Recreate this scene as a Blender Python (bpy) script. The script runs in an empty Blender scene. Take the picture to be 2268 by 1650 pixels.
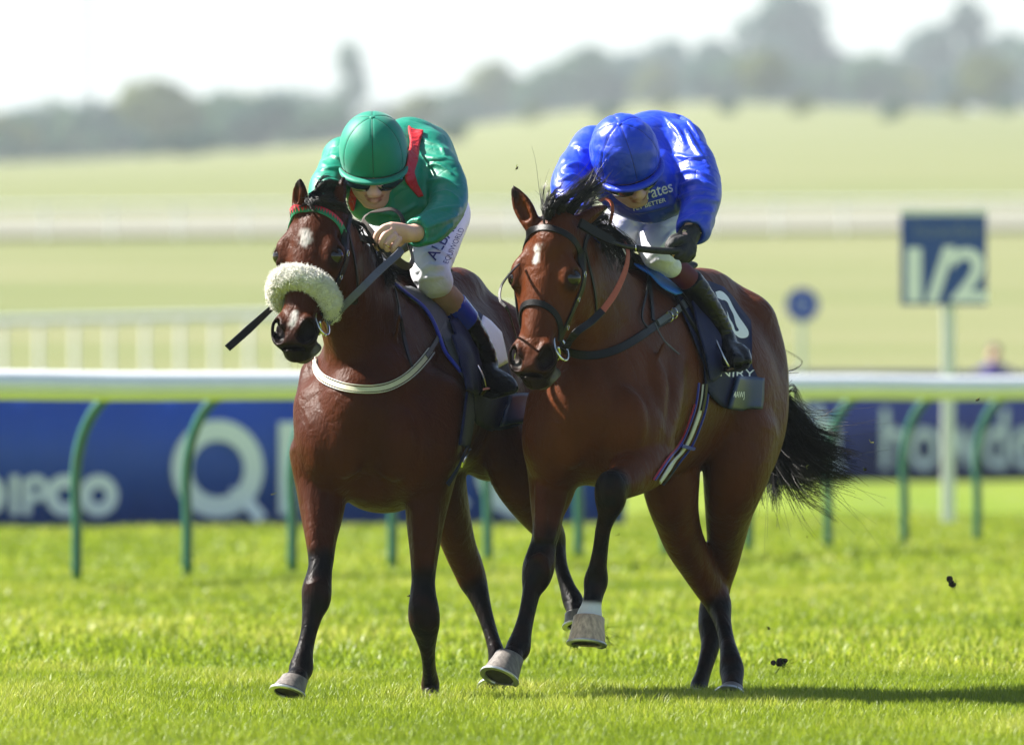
import bpy, bmesh, math, random
import numpy as np
from mathutils import Vector, Matrix
from mathutils.bvhtree import BVHTree
rng = np.random.default_rng(7); random.seed(7)
SC = bpy.context.scene
COL = SC.collection
# ------------------------------------------------------------------ camera, sky, sun, exposure
W_, H_, FPX, HZ, CAMH, Y0 = 2268.0, 1650.0, 25200.0, 877.0, 1.138, 42.0
cam_d = bpy.data.cameras.new('camera'); cam = bpy.data.objects.new('camera', cam_d); COL.objects.link(cam)
cam.location = (0, 0, CAMH); cam.rotation_euler = (math.radians(90), 0, 0)
cam_d.sensor_width = 36; cam_d.lens = FPX / W_ * 36; cam_d.shift_y = (HZ - H_ / 2) / W_
cam_d.clip_start = 0.5; cam_d.clip_end = 20000
cam_d.dof.use_dof = True; cam_d.dof.focus_distance = 41.9; cam_d.dof.aperture_fstop = 4.5
SC.camera = cam
SUN_EL, SUN_AZ = math.radians(43), math.radians(-75)          # azimuth from +Y, negative = towards the left
world = bpy.data.worlds.new('World'); SC.world = world; world.use_nodes = True
wn = world.node_tree.nodes; wl = world.node_tree.links
sky = wn.new('ShaderNodeTexSky'); sky.sky_type = 'NISHITA'; sky.sun_disc = False
sky.sun_elevation = SUN_EL; sky.sun_rotation = SUN_AZ; sky.dust_density = 1.0; sky.air_density = 1.0; sky.ozone_density = 1.0
wn['Background'].inputs['Strength'].default_value = 0.05
wl.new(sky.outputs[0], wn['Background'].inputs[0])
sun_d = bpy.data.lights.new('sun', 'SUN'); sun = bpy.data.objects.new('sun', sun_d); COL.objects.link(sun)
sun_d.energy = 5.0; sun_d.angle = math.radians(0.53); sun_d.color = (1.0, 0.95, 0.87)
SUN_DIR = Vector((math.sin(SUN_AZ) * math.cos(SUN_EL), math.cos(SUN_AZ) * math.cos(SUN_EL), math.sin(SUN_EL)))
sun.rotation_euler = SUN_DIR.to_track_quat('Z', 'Y').to_euler(); sun.location = (0, 40, 30)
SC.view_settings.view_transform = 'Standard'; SC.view_settings.look = 'None'
SC.view_settings.exposure = 1.9; SC.view_settings.gamma = 1.0; SC.view_settings.use_curve_mapping = False
SC.render.engine = 'CYCLES'; SC.cycles.use_denoising = True
SC.cycles.max_bounces = 8; SC.cycles.transparent_max_bounces = 16; SC.cycles.volume_bounces = 0
SC.cycles.caustics_reflective = False; SC.cycles.caustics_refractive = False

# ------------------------------------------------------------------ helpers
def P(x, y, dy=0.0):
    """a point seen at (x, y) of the 2268 x 1650 picture, dy metres beyond the horses' plane"""
    Y = Y0 + dy
    return np.array([(x - W_ / 2) * Y / FPX, Y, CAMH - (y - HZ) * Y / FPX])
PX = Y0 / FPX                                   # one picture pixel in metres at the horses
def at(x, y, Y): return P(x, y, Y - Y0)
def tag(o, label=None, cat=None, group=None, kind=None):
    if label: o['label'] = label
    if cat: o['category'] = cat
    if group: o['group'] = group
    if kind: o['kind'] = kind
    return o
def empty(name, loc=(0, 0, 0), label=None, cat=None, group=None):
    o = bpy.data.objects.new(name, None); COL.objects.link(o); o.location = loc; o.empty_display_size = 0.1
    return tag(o, label, cat, group)
def link(name, me, m=None, parent=None):
    o = bpy.data.objects.new(name, me); COL.objects.link(o)
    if m is not None: me.materials.append(m)
    if parent is not None:
        o.parent = parent
        o.matrix_parent_inverse = Matrix.Translation(parent.location).inverted() if parent.parent is None else Matrix.Identity(4)
    return o
def np_mesh(name, V, F, smooth=True, attrs=None):
    """mesh from vertex array and a quad or triangle index array"""
    V = np.asarray(V, np.float32); F = np.asarray(F, np.int32)
    me = bpy.data.meshes.new(name); n, k = F.shape
    me.vertices.add(len(V)); me.vertices.foreach_set('co', V.ravel())
    me.loops.add(n * k); me.loops.foreach_set('vertex_index', F.ravel())
    me.polygons.add(n); me.polygons.foreach_set('loop_start', np.arange(0, n * k, k, dtype=np.int32))
    me.polygons.foreach_set('loop_total', np.full(n, k, np.int32))
    me.polygons.foreach_set('use_smooth', np.full(n, smooth, bool))
    me.update(calc_edges=True)
    for nm, arr in (attrs or {}).items():
        a = me.attributes.new(nm, 'FLOAT', 'POINT'); a.data.foreach_set('value', np.asarray(arr, np.float32))
    return me
def unit(v): v = np.asarray(v, float); return v / (np.linalg.norm(v) + 1e-12)
def catmull(pts, n):
    """rows of numbers resampled along a Catmull-Rom curve, n steps a span"""
    p = np.asarray(pts, float)
    if len(p) < 3 or n <= 1:
        if n <= 1: return p
        t = np.linspace(0, 1, n + 1)[:, None]; return p[0] * (1 - t) + p[1] * t
    q = np.vstack([2 * p[0] - p[1], p, 2 * p[-1] - p[-2]]); out = []
    for i in range(1, len(q) - 2):
        a, b, c, d = q[i - 1], q[i], q[i + 1], q[i + 2]
        for t in np.linspace(0, 1, n, endpoint=False):
            out.append(0.5 * (2 * b + (c - a) * t + (2 * a - 5 * b + 4 * c - d) * t * t + (3 * b - a - 3 * c + d) * t ** 3))
    out.append(p[-1]); return np.array(out)
def hash3(i, j, k, s):
    n = (i.astype(np.int64) * 374761393 + j.astype(np.int64) * 668265263 + k.astype(np.int64) * 2147483647 + s * 974711) & 0x7fffffff
    n = ((n ^ (n >> 13)) * 1274126177) & 0x7fffffff
    return ((n ^ (n >> 16)) & 0xffff) / 32767.5 - 1.0
def vnoise(p, s=0):
    """value noise in -1..1 at the rows of p"""
    f = np.floor(p); u = p - f; u = u * u * (3 - 2 * u); i, j, k = f[:, 0], f[:, 1], f[:, 2]; r = 0
    for a in (0, 1):
        for b in (0, 1):
            for c in (0, 1):
                w = (u[:, 0] if a else 1 - u[:, 0]) * (u[:, 1] if b else 1 - u[:, 1]) * (u[:, 2] if c else 1 - u[:, 2])
                r = r + w * hash3(i + a, j + b, k + c, s)
    return r
def sstep(a, b, x): t = np.clip((x - a) / (b - a), 0, 1); return t * t * (3 - 2 * t)

class Sdf:
    """smoothly blended solids on a grid, turned into one closed mesh by surface nets"""
    def __init__(s, lo, hi, h):
        s.lo = np.asarray(lo, float); s.h = h; s.n = np.ceil((np.asarray(hi) - s.lo) / h).astype(int) + 1
        s.d = np.full(s.n, 0.5, np.float32)
    def box(s, lo, hi):
        a = np.maximum(np.floor((lo - s.lo) / s.h).astype(int), 0); b = np.minimum(np.ceil((hi - s.lo) / s.h).astype(int) + 1, s.n)
        if np.any(b <= a): return None
        sl = tuple(slice(a[i], b[i]) for i in range(3))
        g = [((np.arange(a[i], b[i]) * s.h + s.lo[i]).astype(np.float32)) for i in range(3)]
        return sl, g[0][:, None, None], g[1][None, :, None], g[2][None, None, :]
    def blend(s, sl, f, k, sub):
        d = s.d[sl]
        if sub:
            h = np.clip(0.5 - 0.5 * (d + f) / k, 0, 1); s.d[sl] = d * (1 - h) - f * h + k * h * (1 - h)
        else:
            h = np.clip(0.5 + 0.5 * (f - d) / k, 0, 1); s.d[sl] = f * (1 - h) + d * h - k * h * (1 - h)
    def tube(s, pts, rad, side=None, k=0.02, n=4, sub=False):
        """pts: points; rad: a radius or (half width along side, half depth) for each"""
        rad = [rad] * len(pts) if np.isscalar(rad) else rad
        R = np.array([(r, r) if np.isscalar(r) else tuple(r) for r in rad], float)
        q = catmull(np.hstack([np.asarray(pts, float), R]), n) if len(pts) > 1 else np.hstack([pts, R])
        C, R = q[:, :3], np.maximum(q[:, 3:], 0.001)
        pad = k + 2.5 * s.h
        lo = C.min(0) - R.max() - pad; hi = C.max(0) + R.max() + pad
        bx = s.box(lo, hi)
        if bx is None: return
        base = tuple(t.start for t in bx[0]); tmp = np.full([t.stop - t.start for t in bx[0]], 0.5, np.float32)
        for i in range(len(C) - 1):
            p0, p1 = C[i], C[i + 1]; L = np.linalg.norm(p1 - p0)
            if L < 1e-6: continue
            ax = (p1 - p0) / L; sd = np.array(side if side is not None else (1, 0, 0.01), float); sd = sd - ax * sd.dot(ax)
            if np.linalg.norm(sd) < 1e-3: sd = np.cross(ax, (0, 0, 1.0))
            sd = unit(sd); m = np.cross(ax, sd); rm = max(R[i].max(), R[i + 1].max())
            b2 = s.box(np.minimum(p0, p1) - rm - pad, np.maximum(p0, p1) + rm + pad)
            if b2 is None: continue
            sl, X, Y, Z = b2; X = X - p0[0]; Y = Y - p0[1]; Z = Z - p0[2]
            al = X * ax[0] + Y * ax[1] + Z * ax[2]; t = np.clip(al / L, 0, 1); c = al - t * L
            u = X * sd[0] + Y * sd[1] + Z * sd[2]; v = X * m[0] + Y * m[1] + Z * m[2]
            a = R[i, 0] + (R[i + 1, 0] - R[i, 0]) * t; b = R[i, 1] + (R[i + 1, 1] - R[i, 1]) * t; e = np.minimum(a, b)
            k0 = np.sqrt((u / a) ** 2 + (v / b) ** 2 + (c / e) ** 2) + 1e-5
            k1 = np.sqrt((u / a ** 2) ** 2 + (v / b ** 2) ** 2 + (c / e ** 2) ** 2) + 1e-5 / e
            f = k0 * (k0 - 1) / k1
            ls = tuple(slice(sl[j].start - base[j], sl[j].stop - base[j]) for j in range(3))
            tmp[ls] = np.minimum(tmp[ls], f)
        s.blend(bx[0], tmp, k, sub)
    def ell(s, c, r, ax=None, k=0.02, sub=False):
        """ellipsoid: centre, three radii, rows of ax are its axes"""
        c = np.asarray(c, float); r = np.asarray(r, float) if not np.isscalar(r) else np.full(3, float(r)); pad = r.max() + k + 2.5 * s.h
        bx = s.box(c - pad, c + pad)
        if bx is None: return
        sl, X, Y, Z = bx; X = X - c[0]; Y = Y - c[1]; Z = Z - c[2]; A = np.eye(3) if ax is None else np.asarray(ax, float)
        k0 = k1 = 0
        for i in range(3):
            q = X * A[i][0] + Y * A[i][1] + Z * A[i][2]; k0 = k0 + (q / r[i]) ** 2; k1 = k1 + (q / r[i] ** 2) ** 2
        k0 = np.sqrt(k0) + 1e-5; k1 = np.sqrt(k1) + 1e-5 / r.min(); s.blend(sl, k0 * (k0 - 1) / k1, k, sub)
    def plane(s, p, nrm, k=0.004):
        """keep the side that nrm points away from"""
        n = unit(nrm); g = [(np.arange(s.n[i]) * s.h + s.lo[i]).astype(np.float32) for i in range(3)]
        f = (g[0] - p[0])[:, None, None] * n[0] + (g[1] - p[1])[None, :, None] * n[1] + (g[2] - p[2])[None, None, :] * n[2]
        h = np.clip(0.5 - 0.5 * (s.d - f) / k, 0, 1); s.d = s.d * (1 - h) + f * h + k * h * (1 - h)
    def sample(s, V):
        q = np.clip((V - s.lo) / s.h, 0, np.array(s.n) - 1.001); i = q.astype(int); u = q - i; r = 0
        for a in (0, 1):
            for b in (0, 1):
                for c in (0, 1):
                    w = (u[:, 0] if a else 1 - u[:, 0]) * (u[:, 1] if b else 1 - u[:, 1]) * (u[:, 2] if c else 1 - u[:, 2])
                    r = r + w * s.d[i[:, 0] + a, i[:, 1] + b, i[:, 2] + c]
        return r
    def grad(s, V):
        e = s.h * 0.8; return np.stack([(s.sample(V + d) - s.sample(V - d)) / (2 * e) for d in np.eye(3) * e], 1)
    def extract(s, relax=2, fair=0):
        d = s.d; ins = d < 0; n = d.shape; c = np.zeros([k - 1 for k in n], np.int8)
        for a in (0, 1):
            for b in (0, 1):
                for e in (0, 1): c += ins[a:n[0] - 1 + a, b:n[1] - 1 + b, e:n[2] - 1 + e]
        act = np.argwhere((c > 0) & (c < 8)); cn = np.array(c.shape); flat = (act[:, 0] * cn[1] + act[:, 1]) * cn[2] + act[:, 2]
        cor = [(a, b, e) for a in (0, 1) for b in (0, 1) for e in (0, 1)]; S = np.zeros((len(act), 3)); N = np.zeros(len(act))
        val = {q: d[act[:, 0] + q[0], act[:, 1] + q[1], act[:, 2] + q[2]] for q in cor}
        for q in cor:
            for axis in range(3):
                if q[axis]: continue
                r = list(q); r[axis] = 1; r = tuple(r); v0, v1 = val[q], val[r]; m = (v0 < 0) != (v1 < 0)
                t = np.where(m, v0 / np.where(m, v0 - v1, 1), 0)
                for j in range(3): S[:, j] += np.where(m, q[j] + (t if j == axis else 0), 0)
                N += m
        V = (act + S / N[:, None]) * s.h + s.lo; Fs = []
        for axis in range(3):
            o = [0, 0, 0]; o[axis] = 1; A = ins[:n[0] - o[0], :n[1] - o[1], :n[2] - o[2]]; B = ins[o[0]:, o[1]:, o[2]:]
            e = np.argwhere(A != B); j, k = (axis + 1) % 3, (axis + 2) % 3
            e = e[(e[:, j] > 0) & (e[:, k] > 0) & (e[:, j] < n[j] - 1) & (e[:, k] < n[k] - 1)]; sg = A[e[:, 0], e[:, 1], e[:, 2]]; q = []
            for dj, dk in ((-1, -1), (0, -1), (0, 0), (-1, 0)):
                cc = e.copy(); cc[:, j] += dj; cc[:, k] += dk
                q.append(np.searchsorted(flat, (cc[:, 0] * cn[1] + cc[:, 1]) * cn[2] + cc[:, 2]))
            q = np.stack(q, 1); q[~sg] = q[~sg][:, ::-1]; Fs.append(q)
        F = np.vstack(Fs)
        for _ in range(relax):
            A = np.zeros_like(V); N = np.zeros(len(V))
            for j in range(4):
                a, b = F[:, j], F[:, (j + 1) % 4]
                for x in range(3): A[:, x] += np.bincount(a, V[b, x], len(V)) + np.bincount(b, V[a, x], len(V))
                N += np.bincount(a, minlength=len(V)) + np.bincount(b, minlength=len(V))
            V = V * 0.35 + 0.65 * A / np.maximum(N, 1)[:, None]
            if _ >= relax - fair: continue
            g = s.grad(V); V = V - np.clip(s.sample(V) / np.maximum((g * g).sum(1), 0.2), -s.h, s.h)[:, None] * g
        return V, F
    def normals(s, V): g = s.grad(V); return g / (np.linalg.norm(g, axis=1)[:, None] + 1e-9)

# ------------------------------------------------------------------ materials
def mat(name, col, rough=0.6, spec=0.4, noise=0.0, nscale=20.0, bump=0.0, bscale=80.0, metal=0.0, coat=0.0, sheen=0.0, trans=0.0, col2=None, stretch=None, attrs=(), sss=0.0):
    """principled material: colour with procedural variation, bump, and colour layers driven by point attributes"""
    m = bpy.data.materials.new(name); m.use_nodes = True; nt = m.node_tree; N = nt.nodes; L = nt.links; b = N['Principled BSDF']
    b.inputs['Roughness'].default_value = rough; b.inputs['Specular IOR Level'].default_value = spec; b.inputs['Metallic'].default_value = metal
    b.inputs['Coat Weight'].default_value = coat; b.inputs['Coat Roughness'].default_value = 0.08
    if sheen: b.inputs['Sheen Weight'].default_value = sheen; b.inputs['Sheen Roughness'].default_value = 0.4
    if sss: b.inputs['Subsurface Weight'].default_value = sss; b.inputs['Subsurface Radius'].default_value = (0.02, 0.008, 0.004); b.inputs['Subsurface Scale'].default_value = 0.4
    tc = N.new('ShaderNodeTexCoord'); vec = tc.outputs['Object']
    if stretch is not None:
        mp = N.new('ShaderNodeMapping'); mp.inputs['Scale'].default_value = stretch; L.new(vec, mp.inputs['Vector']); vec = mp.outputs['Vector']
    c1 = tuple(col) + (1,); c2 = tuple(col2) + (1,) if col2 else tuple(max(0, x * (1 - noise)) for x in col) + (1,)
    nz = N.new('ShaderNodeTexNoise'); nz.inputs['Scale'].default_value = nscale; nz.inputs['Detail'].default_value = 5; L.new(vec, nz.inputs['Vector'])
    rp = N.new('ShaderNodeValToRGB'); rp.color_ramp.elements[0].position = 0.32; rp.color_ramp.elements[1].position = 0.68
    rp.color_ramp.elements[0].color = c2; rp.color_ramp.elements[1].color = c1; L.new(nz.outputs['Fac'], rp.inputs['Fac']); cur = rp.outputs['Color']
    for an, ac in attrs:
        at_ = N.new('ShaderNodeAttribute'); at_.attribute_name = an; mx = N.new('ShaderNodeMix'); mx.data_type = 'RGBA'
        L.new(at_.outputs['Fac'], mx.inputs['Factor']); L.new(cur, mx.inputs['A']); mx.inputs['B'].default_value = tuple(ac) + (1,); cur = mx.outputs['Result']
    L.new(cur, b.inputs['Base Color'])
    if bump:
        n2 = N.new('ShaderNodeTexNoise'); n2.inputs['Scale'].default_value = bscale; n2.inputs['Detail'].default_value = 4; L.new(vec, n2.inputs['Vector'])
        bp = N.new('ShaderNodeBump'); bp.inputs['Strength'].default_value = bump; bp.inputs['Distance'].default_value = 0.01
        L.new(n2.outputs['Fac'], bp.inputs['Height']); L.new(bp.outputs['Normal'], b.inputs['Normal'])
    if trans:
        tr = N.new('ShaderNodeBsdfTranslucent'); L.new(cur, tr.inputs['Color']); ms = N.new('ShaderNodeMixShader'); ms.inputs[0].default_value = trans
        L.new(b.outputs[0], ms.inputs[1]); L.new(tr.outputs[0], ms.inputs[2]); L.new(ms.outputs[0], N['Material Output'].inputs['Surface'])
    return m
def crumple(m, scale, strength, dist=.02, distort=1.2, ridged=True, stretch=(1, 1, 1)):
    """larger relief under a material's fine bump: soft creases"""
    nt = m.node_tree; N = nt.nodes; L = nt.links; b = N['Principled BSDF']; lk = b.inputs['Normal'].links; tc = N.new('ShaderNodeTexCoord'); mp = N.new('ShaderNodeMapping'); mp.inputs['Scale'].default_value = stretch; L.new(tc.outputs['Object'], mp.inputs['Vector'])
    n = N.new('ShaderNodeTexNoise'); n.inputs['Scale'].default_value = scale; n.inputs['Detail'].default_value = 2; n.inputs['Distortion'].default_value = distort; L.new(mp.outputs['Vector'], n.inputs['Vector']); out = n.outputs['Fac']
    if ridged:
        a = N.new('ShaderNodeMath'); a.operation = 'SUBTRACT'; a.inputs[1].default_value = .5; L.new(out, a.inputs[0]); c = N.new('ShaderNodeMath'); c.operation = 'ABSOLUTE'; L.new(a.outputs[0], c.inputs[0]); e = N.new('ShaderNodeMath'); e.operation = 'POWER'; e.inputs[1].default_value = .6; L.new(c.outputs[0], e.inputs[0]); out = e.outputs[0]
    bp = N.new('ShaderNodeBump'); bp.inputs['Strength'].default_value = strength; bp.inputs['Distance'].default_value = dist; L.new(out, bp.inputs['Height'])
    if not lk: L.new(bp.outputs['Normal'], b.inputs['Normal']); return
    nd = lk[0].from_node
    while nd.inputs['Normal'].links: nd = nd.inputs['Normal'].links[0].from_node
    L.new(bp.outputs['Normal'], nd.inputs['Normal'])
# ------------------------------------------------------------------ small mesh builders
def sweep(name, pts, wid, thk, nrm, m, parent=None, n=5, closed=False):
    """a strap: flat band swept along a curve; nrm = outward direction(s) for its flat side"""
    p = np.asarray(pts, float)
    if closed: p = np.vstack([p, p[:1]])
    q = catmull(p, n); T = np.gradient(q, axis=0); nr = np.asarray(nrm, float)
    if nr.ndim == 2: nr = catmull(np.vstack([nr, nr[:1]]) if closed else nr, n)
    else: nr = np.tile(nr, (len(q), 1))
    T /= np.linalg.norm(T, axis=1)[:, None]; nr = nr - T * (nr * T).sum(1)[:, None]; nr /= np.linalg.norm(nr, axis=1)[:, None] + 1e-9
    B = np.cross(T, nr); V = []
    w = np.asarray(wid, float); w = np.full(len(q), w) if w.ndim == 0 else np.interp(np.linspace(0, 1, len(q)), np.linspace(0, 1, len(w)), w)
    for a, c in ((-.5, 0), (-.42, .5), (.42, .5), (.5, 0), (.42, -.5), (-.42, -.5)): V.append(q + B * (w * a)[:, None] + nr * (thk * c))
    V = np.stack(V, 1).reshape(-1, 3); k = 6; F = []
    for i in range(len(q) - 1):
        for j in range(k): F.append((i * k + j, i * k + (j + 1) % k, (i + 1) * k + (j + 1) % k, (i + 1) * k + j))
    e = (len(q) - 1) * k; F += [(0, 5, 4, 3), (0, 3, 2, 1), (e, e + 1, e + 2, e + 3), (e, e + 3, e + 4, e + 5)]
    return link(name, np_mesh(name, V, F, False), m, parent)
def rod(name, pts, rad, m, parent=None, n=4, sides=8):
    """round tapered rod along a curve"""
    p = np.asarray(pts, float); r = np.full(len(p), rad) if np.isscalar(rad) else np.asarray(rad, float)
    q = catmull(np.hstack([p, r[:, None]]), n); V, F = tube_geo(q[:, :3], q[:, 3], sides)
    return link(name, np_mesh(name, V, F, True), m, parent)
def tube_geo(q, r, sides):
    q = np.vstack([q[:1] - (q[1] - q[0]) * 0.01, q, q[-1:] + (q[-1] - q[-2]) * 0.01]); r = np.concatenate([[2e-4], r, [2e-4]])
    T = np.gradient(q, axis=0); T /= np.linalg.norm(T, axis=1)[:, None] + 1e-9; V = []; u = np.cross(T[0], (0.3, 0.2, 1)); u /= np.linalg.norm(u)
    for i in range(len(q)):
        u = u - T[i] * u.dot(T[i]); u /= np.linalg.norm(u); v = np.cross(T[i], u)
        for j in range(sides):
            a = 2 * math.pi * j / sides; V.append(q[i] + r[i] * (math.cos(a) * u + math.sin(a) * v))
    F = [(i * sides + j, i * sides + (j + 1) % sides, (i + 1) * sides + (j + 1) % sides, (i + 1) * sides + j) for i in range(len(q) - 1) for j in range(sides)]
    return np.array(V), F
def boxgeo(name, lo, hi, m, parent=None, bev=0.0):
    bm = bmesh.new(); bmesh.ops.create_cube(bm, size=1.0); lo = np.array(lo, float); hi = np.array(hi, float)
    for v in bm.verts: v.co = Vector((lo + hi) / 2) + Vector([v.co[i] * (hi[i] - lo[i]) for i in range(3)])
    if bev: bmesh.ops.bevel(bm, geom=bm.edges[:], offset=bev, segments=2, affect='EDGES')
    me = bpy.data.meshes.new(name); bm.to_mesh(me); bm.free(); return link(name, me, m, parent)
def ring(name, c, ax1, ax2, R1, R2, r, m, parent=None, n=28):
    a = np.linspace(0, 2 * math.pi, n + 1); q = np.asarray(c) + np.outer(np.cos(a) * R1, unit(ax1)) + np.outer(np.sin(a) * R2, unit(ax2))
    V, F = tube_geo(q, np.full(n + 1, r), 6); return link(name, np_mesh(name, V, F), m, parent)
def strands(name, curves, m, parent=None, sides=3, tip=0.25):
    """many hairs as thin tapered tubes in one mesh; curves: list of (points, root radius)"""
    Vs, Fs, o = [], [], 0
    for q, r in curves:
        q = np.asarray(q); k = len(q); T = np.gradient(q, axis=0); u = np.cross(T, (0.31, 0.53, 0.79)); u /= np.linalg.norm(u, axis=1)[:, None] + 1e-9
        v = np.cross(T, u); v /= np.linalg.norm(v, axis=1)[:, None] + 1e-9; rr = r * np.linspace(1, tip, k)
        for j in range(sides):
            a = 2 * math.pi * j / sides; Vs.append(q + (u * math.cos(a) + v * math.sin(a)) * rr[:, None])
        i = np.arange(k - 1)
        for j in range(sides):
            j2 = (j + 1) % sides; Fs.append(np.stack([o + j * k + i, o + j2 * k + i, o + j2 * k + i + 1, o + j * k + i + 1], 1))
        o += k * sides
    return link(name, np_mesh(name, np.vstack(Vs), np.vstack(Fs), True), m, parent)
def text_mesh(body, size=1.0, font=None, cuts=0, shear=0.0, sx=1.0, bold=0.0):
    """flat outline lettering as vertices (x, y) and faces, centred on the origin; cuts = grid step to split faces for bending"""
    cu = bpy.data.curves.new('lettering', 'FONT'); cu.body = body; cu.size = size; cu.align_x = 'CENTER'; cu.align_y = 'CENTER'; cu.shear = shear
    cu.resolution_u = 4; cu.offset = bold
    o = bpy.data.objects.new('lettering', cu); COL.objects.link(o); bpy.context.view_layer.update()
    me = bpy.data.meshes.new_from_object(o.evaluated_get(bpy.context.evaluated_depsgraph_get())); bm = bmesh.new(); bm.from_mesh(me)
    bpy.data.objects.remove(o); bpy.data.curves.remove(cu); bpy.data.meshes.remove(me)
    bmesh.ops.remove_doubles(bm, verts=bm.verts[:], dist=size * 1e-4)
    for v in bm.verts: v.co.x *= sx
    if cuts:
        for ax in (0, 1):
            a = [v.co[ax] for v in bm.verts]; t = min(a) + cuts
            while t < max(a):
                bmesh.ops.bisect_plane(bm, geom=bm.verts[:] + bm.edges[:] + bm.faces[:], plane_co=(t, 0, 0) if ax == 0 else (0, t, 0), plane_no=(1, 0, 0) if ax == 0 else (0, 1, 0)); t += cuts
    return bm
def letter_on(name, bm, org, ux, uy, m, parent=None, bvh=None, off=0.003, ray=None):
    """lettering placed at org along ux, uy; laid onto a surface (bvh) along ray when given"""
    ux, uy = np.asarray(ux, float), np.asarray(uy, float); nrm = unit(np.cross(ux, uy)); ray = nrm if ray is None else unit(ray)
    for v in bm.verts:
        p = np.asarray(org) + ux * v.co.x + uy * v.co.y
        if bvh is not None:
            h = bvh.ray_cast(Vector(p + ray * 0.6), Vector(-ray), 1.5)
            if h[0] is not None: p = np.array(h[0]) + ray * off
            else: p = p + ray * off
        v.co = Vector(p)
    me = bpy.data.meshes.new(name); bm.to_mesh(me); bm.free(); return link(name, me, m, parent)
# ------------------------------------------------------------------ setting: ground, far fields, hill
def terrain(X, Y):
    X = np.asarray(X, float); Y = np.asarray(Y, float)
    z = np.interp(Y, [-100, 165, 200, 300, 400, 500, 1000, 1400, 1900, 2400, 2700, 3200, 9000], [0, 0, 1.15, 3.4, 6.2, 9.2, 21.9, 32.9, 45.5, 55.0, 57.0, 57.0, 40.0])
    far = sstep(250, 2000, Y); z = z + far * (X * 0.055 + 2.2 * np.sin(X * .028 + 1) + .9 * np.sin(X * .065))
    return z
def pass_noise(nt, vec, sc, det=4):
    n = nt.nodes.new('ShaderNodeTexNoise'); n.inputs['Scale'].default_value = sc; n.inputs['Detail'].default_value = det; nt.links.new(vec, n.inputs['Vector']); return n.outputs['Fac']
def ground_mat(name, stops, sc, stretch=(1, 1, 1), rough=0.9):
    m = bpy.data.materials.new(name); m.use_nodes = True; nt = m.node_tree; b = nt.nodes['Principled BSDF']; b.inputs['Roughness'].default_value = rough; b.inputs['Specular IOR Level'].default_value = .15
    tc = nt.nodes.new('ShaderNodeTexCoord'); mp = nt.nodes.new('ShaderNodeMapping'); mp.inputs['Scale'].default_value = stretch; nt.links.new(tc.outputs['Object'], mp.inputs['Vector'])
    f = pass_noise(nt, mp.outputs['Vector'], sc, 6); rp = nt.nodes.new('ShaderNodeValToRGB'); e = rp.color_ramp.elements
    while len(e) < len(stops): e.new(0.5)
    for el, (p, c) in zip(e, stops): el.position = p; el.color = tuple(c) + (1,)
    nt.links.new(f, rp.inputs['Fac']); nt.links.new(rp.outputs['Color'], b.inputs['Base Color'])
    bp = nt.nodes.new('ShaderNodeBump'); bp.inputs['Strength'].default_value = .5; bp.inputs['Distance'].default_value = .03; nt.links.new(pass_noise(nt, tc.outputs['Object'], 30), bp.inputs['Height']); nt.links.new(bp.outputs['Normal'], b.inputs['Normal'])
    return m
M_turf = ground_mat('turf', [(.3, (.095, .150, .006)), (.5, (.125, .175, .009)), (.7, (.150, .185, .018))], .35, (1, .35, 1))
M_field = ground_mat('downland_grass', [(.3, (.100, .125, .034)), (.5, (.138, .150, .058)), (.72, (.168, .168, .080))], .06, (.5, 1, 1))
M_sand = ground_mat('pale_track', [(.3, (.15, .152, .115)), (.7, (.20, .198, .155))], .1)
ys = np.concatenate([np.linspace(-60, 165, 30), np.linspace(172, 1000, 130), np.linspace(1020, 3200, 110), np.linspace(3300, 9000, 15)]); xs = np.concatenate([np.linspace(-1500, -170, 12), np.linspace(-160, 160, 65), np.linspace(170, 1500, 12)])
def sheet(name, xs, ys, zf, m, kind='structure'):
    X, Y = np.meshgrid(xs, ys); V = np.stack([X.ravel(), Y.ravel(), zf(X, Y).ravel()], 1); nx = len(xs); F = [(i * nx + j, i * nx + j + 1, (i + 1) * nx + j + 1, (i + 1) * nx + j) for i in range(len(ys) - 1) for j in range(nx - 1)]
    return tag(link(name, np_mesh(name, V, F), m), kind=kind)
sheet('ground', xs, ys, lambda X, Y: terrain(X, Y) - .004, M_field)
sheet('racetrack_turf', np.linspace(-40, 60, 60), np.linspace(-20, 160, 110), lambda X, Y: 0 * X + .004 + .012 * np.sin(X * 1.3) * np.sin(Y * .9), M_turf)
def strip(name, ya, yb, wob, m, off):
    xs = np.linspace(-140, 140, 70); t = np.linspace(0, 1, 7); V = []
    for tt in t:
        Y = ya + (yb - ya) * tt + wob * np.sin(xs * .03 + 1) + xs * .12; V.append(np.stack([xs, Y, terrain(xs, Y) + off], 1))
    V = np.vstack(V); nx = len(xs); F = [(i * nx + j, i * nx + j + 1, (i + 1) * nx + j + 1, (i + 1) * nx + j) for i in range(6) for j in range(nx - 1)]
    return tag(link(name, np_mesh(name, V, F), m), kind='structure')
strip('gallop_track', 428, 486, 6, M_sand, .15)
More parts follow.
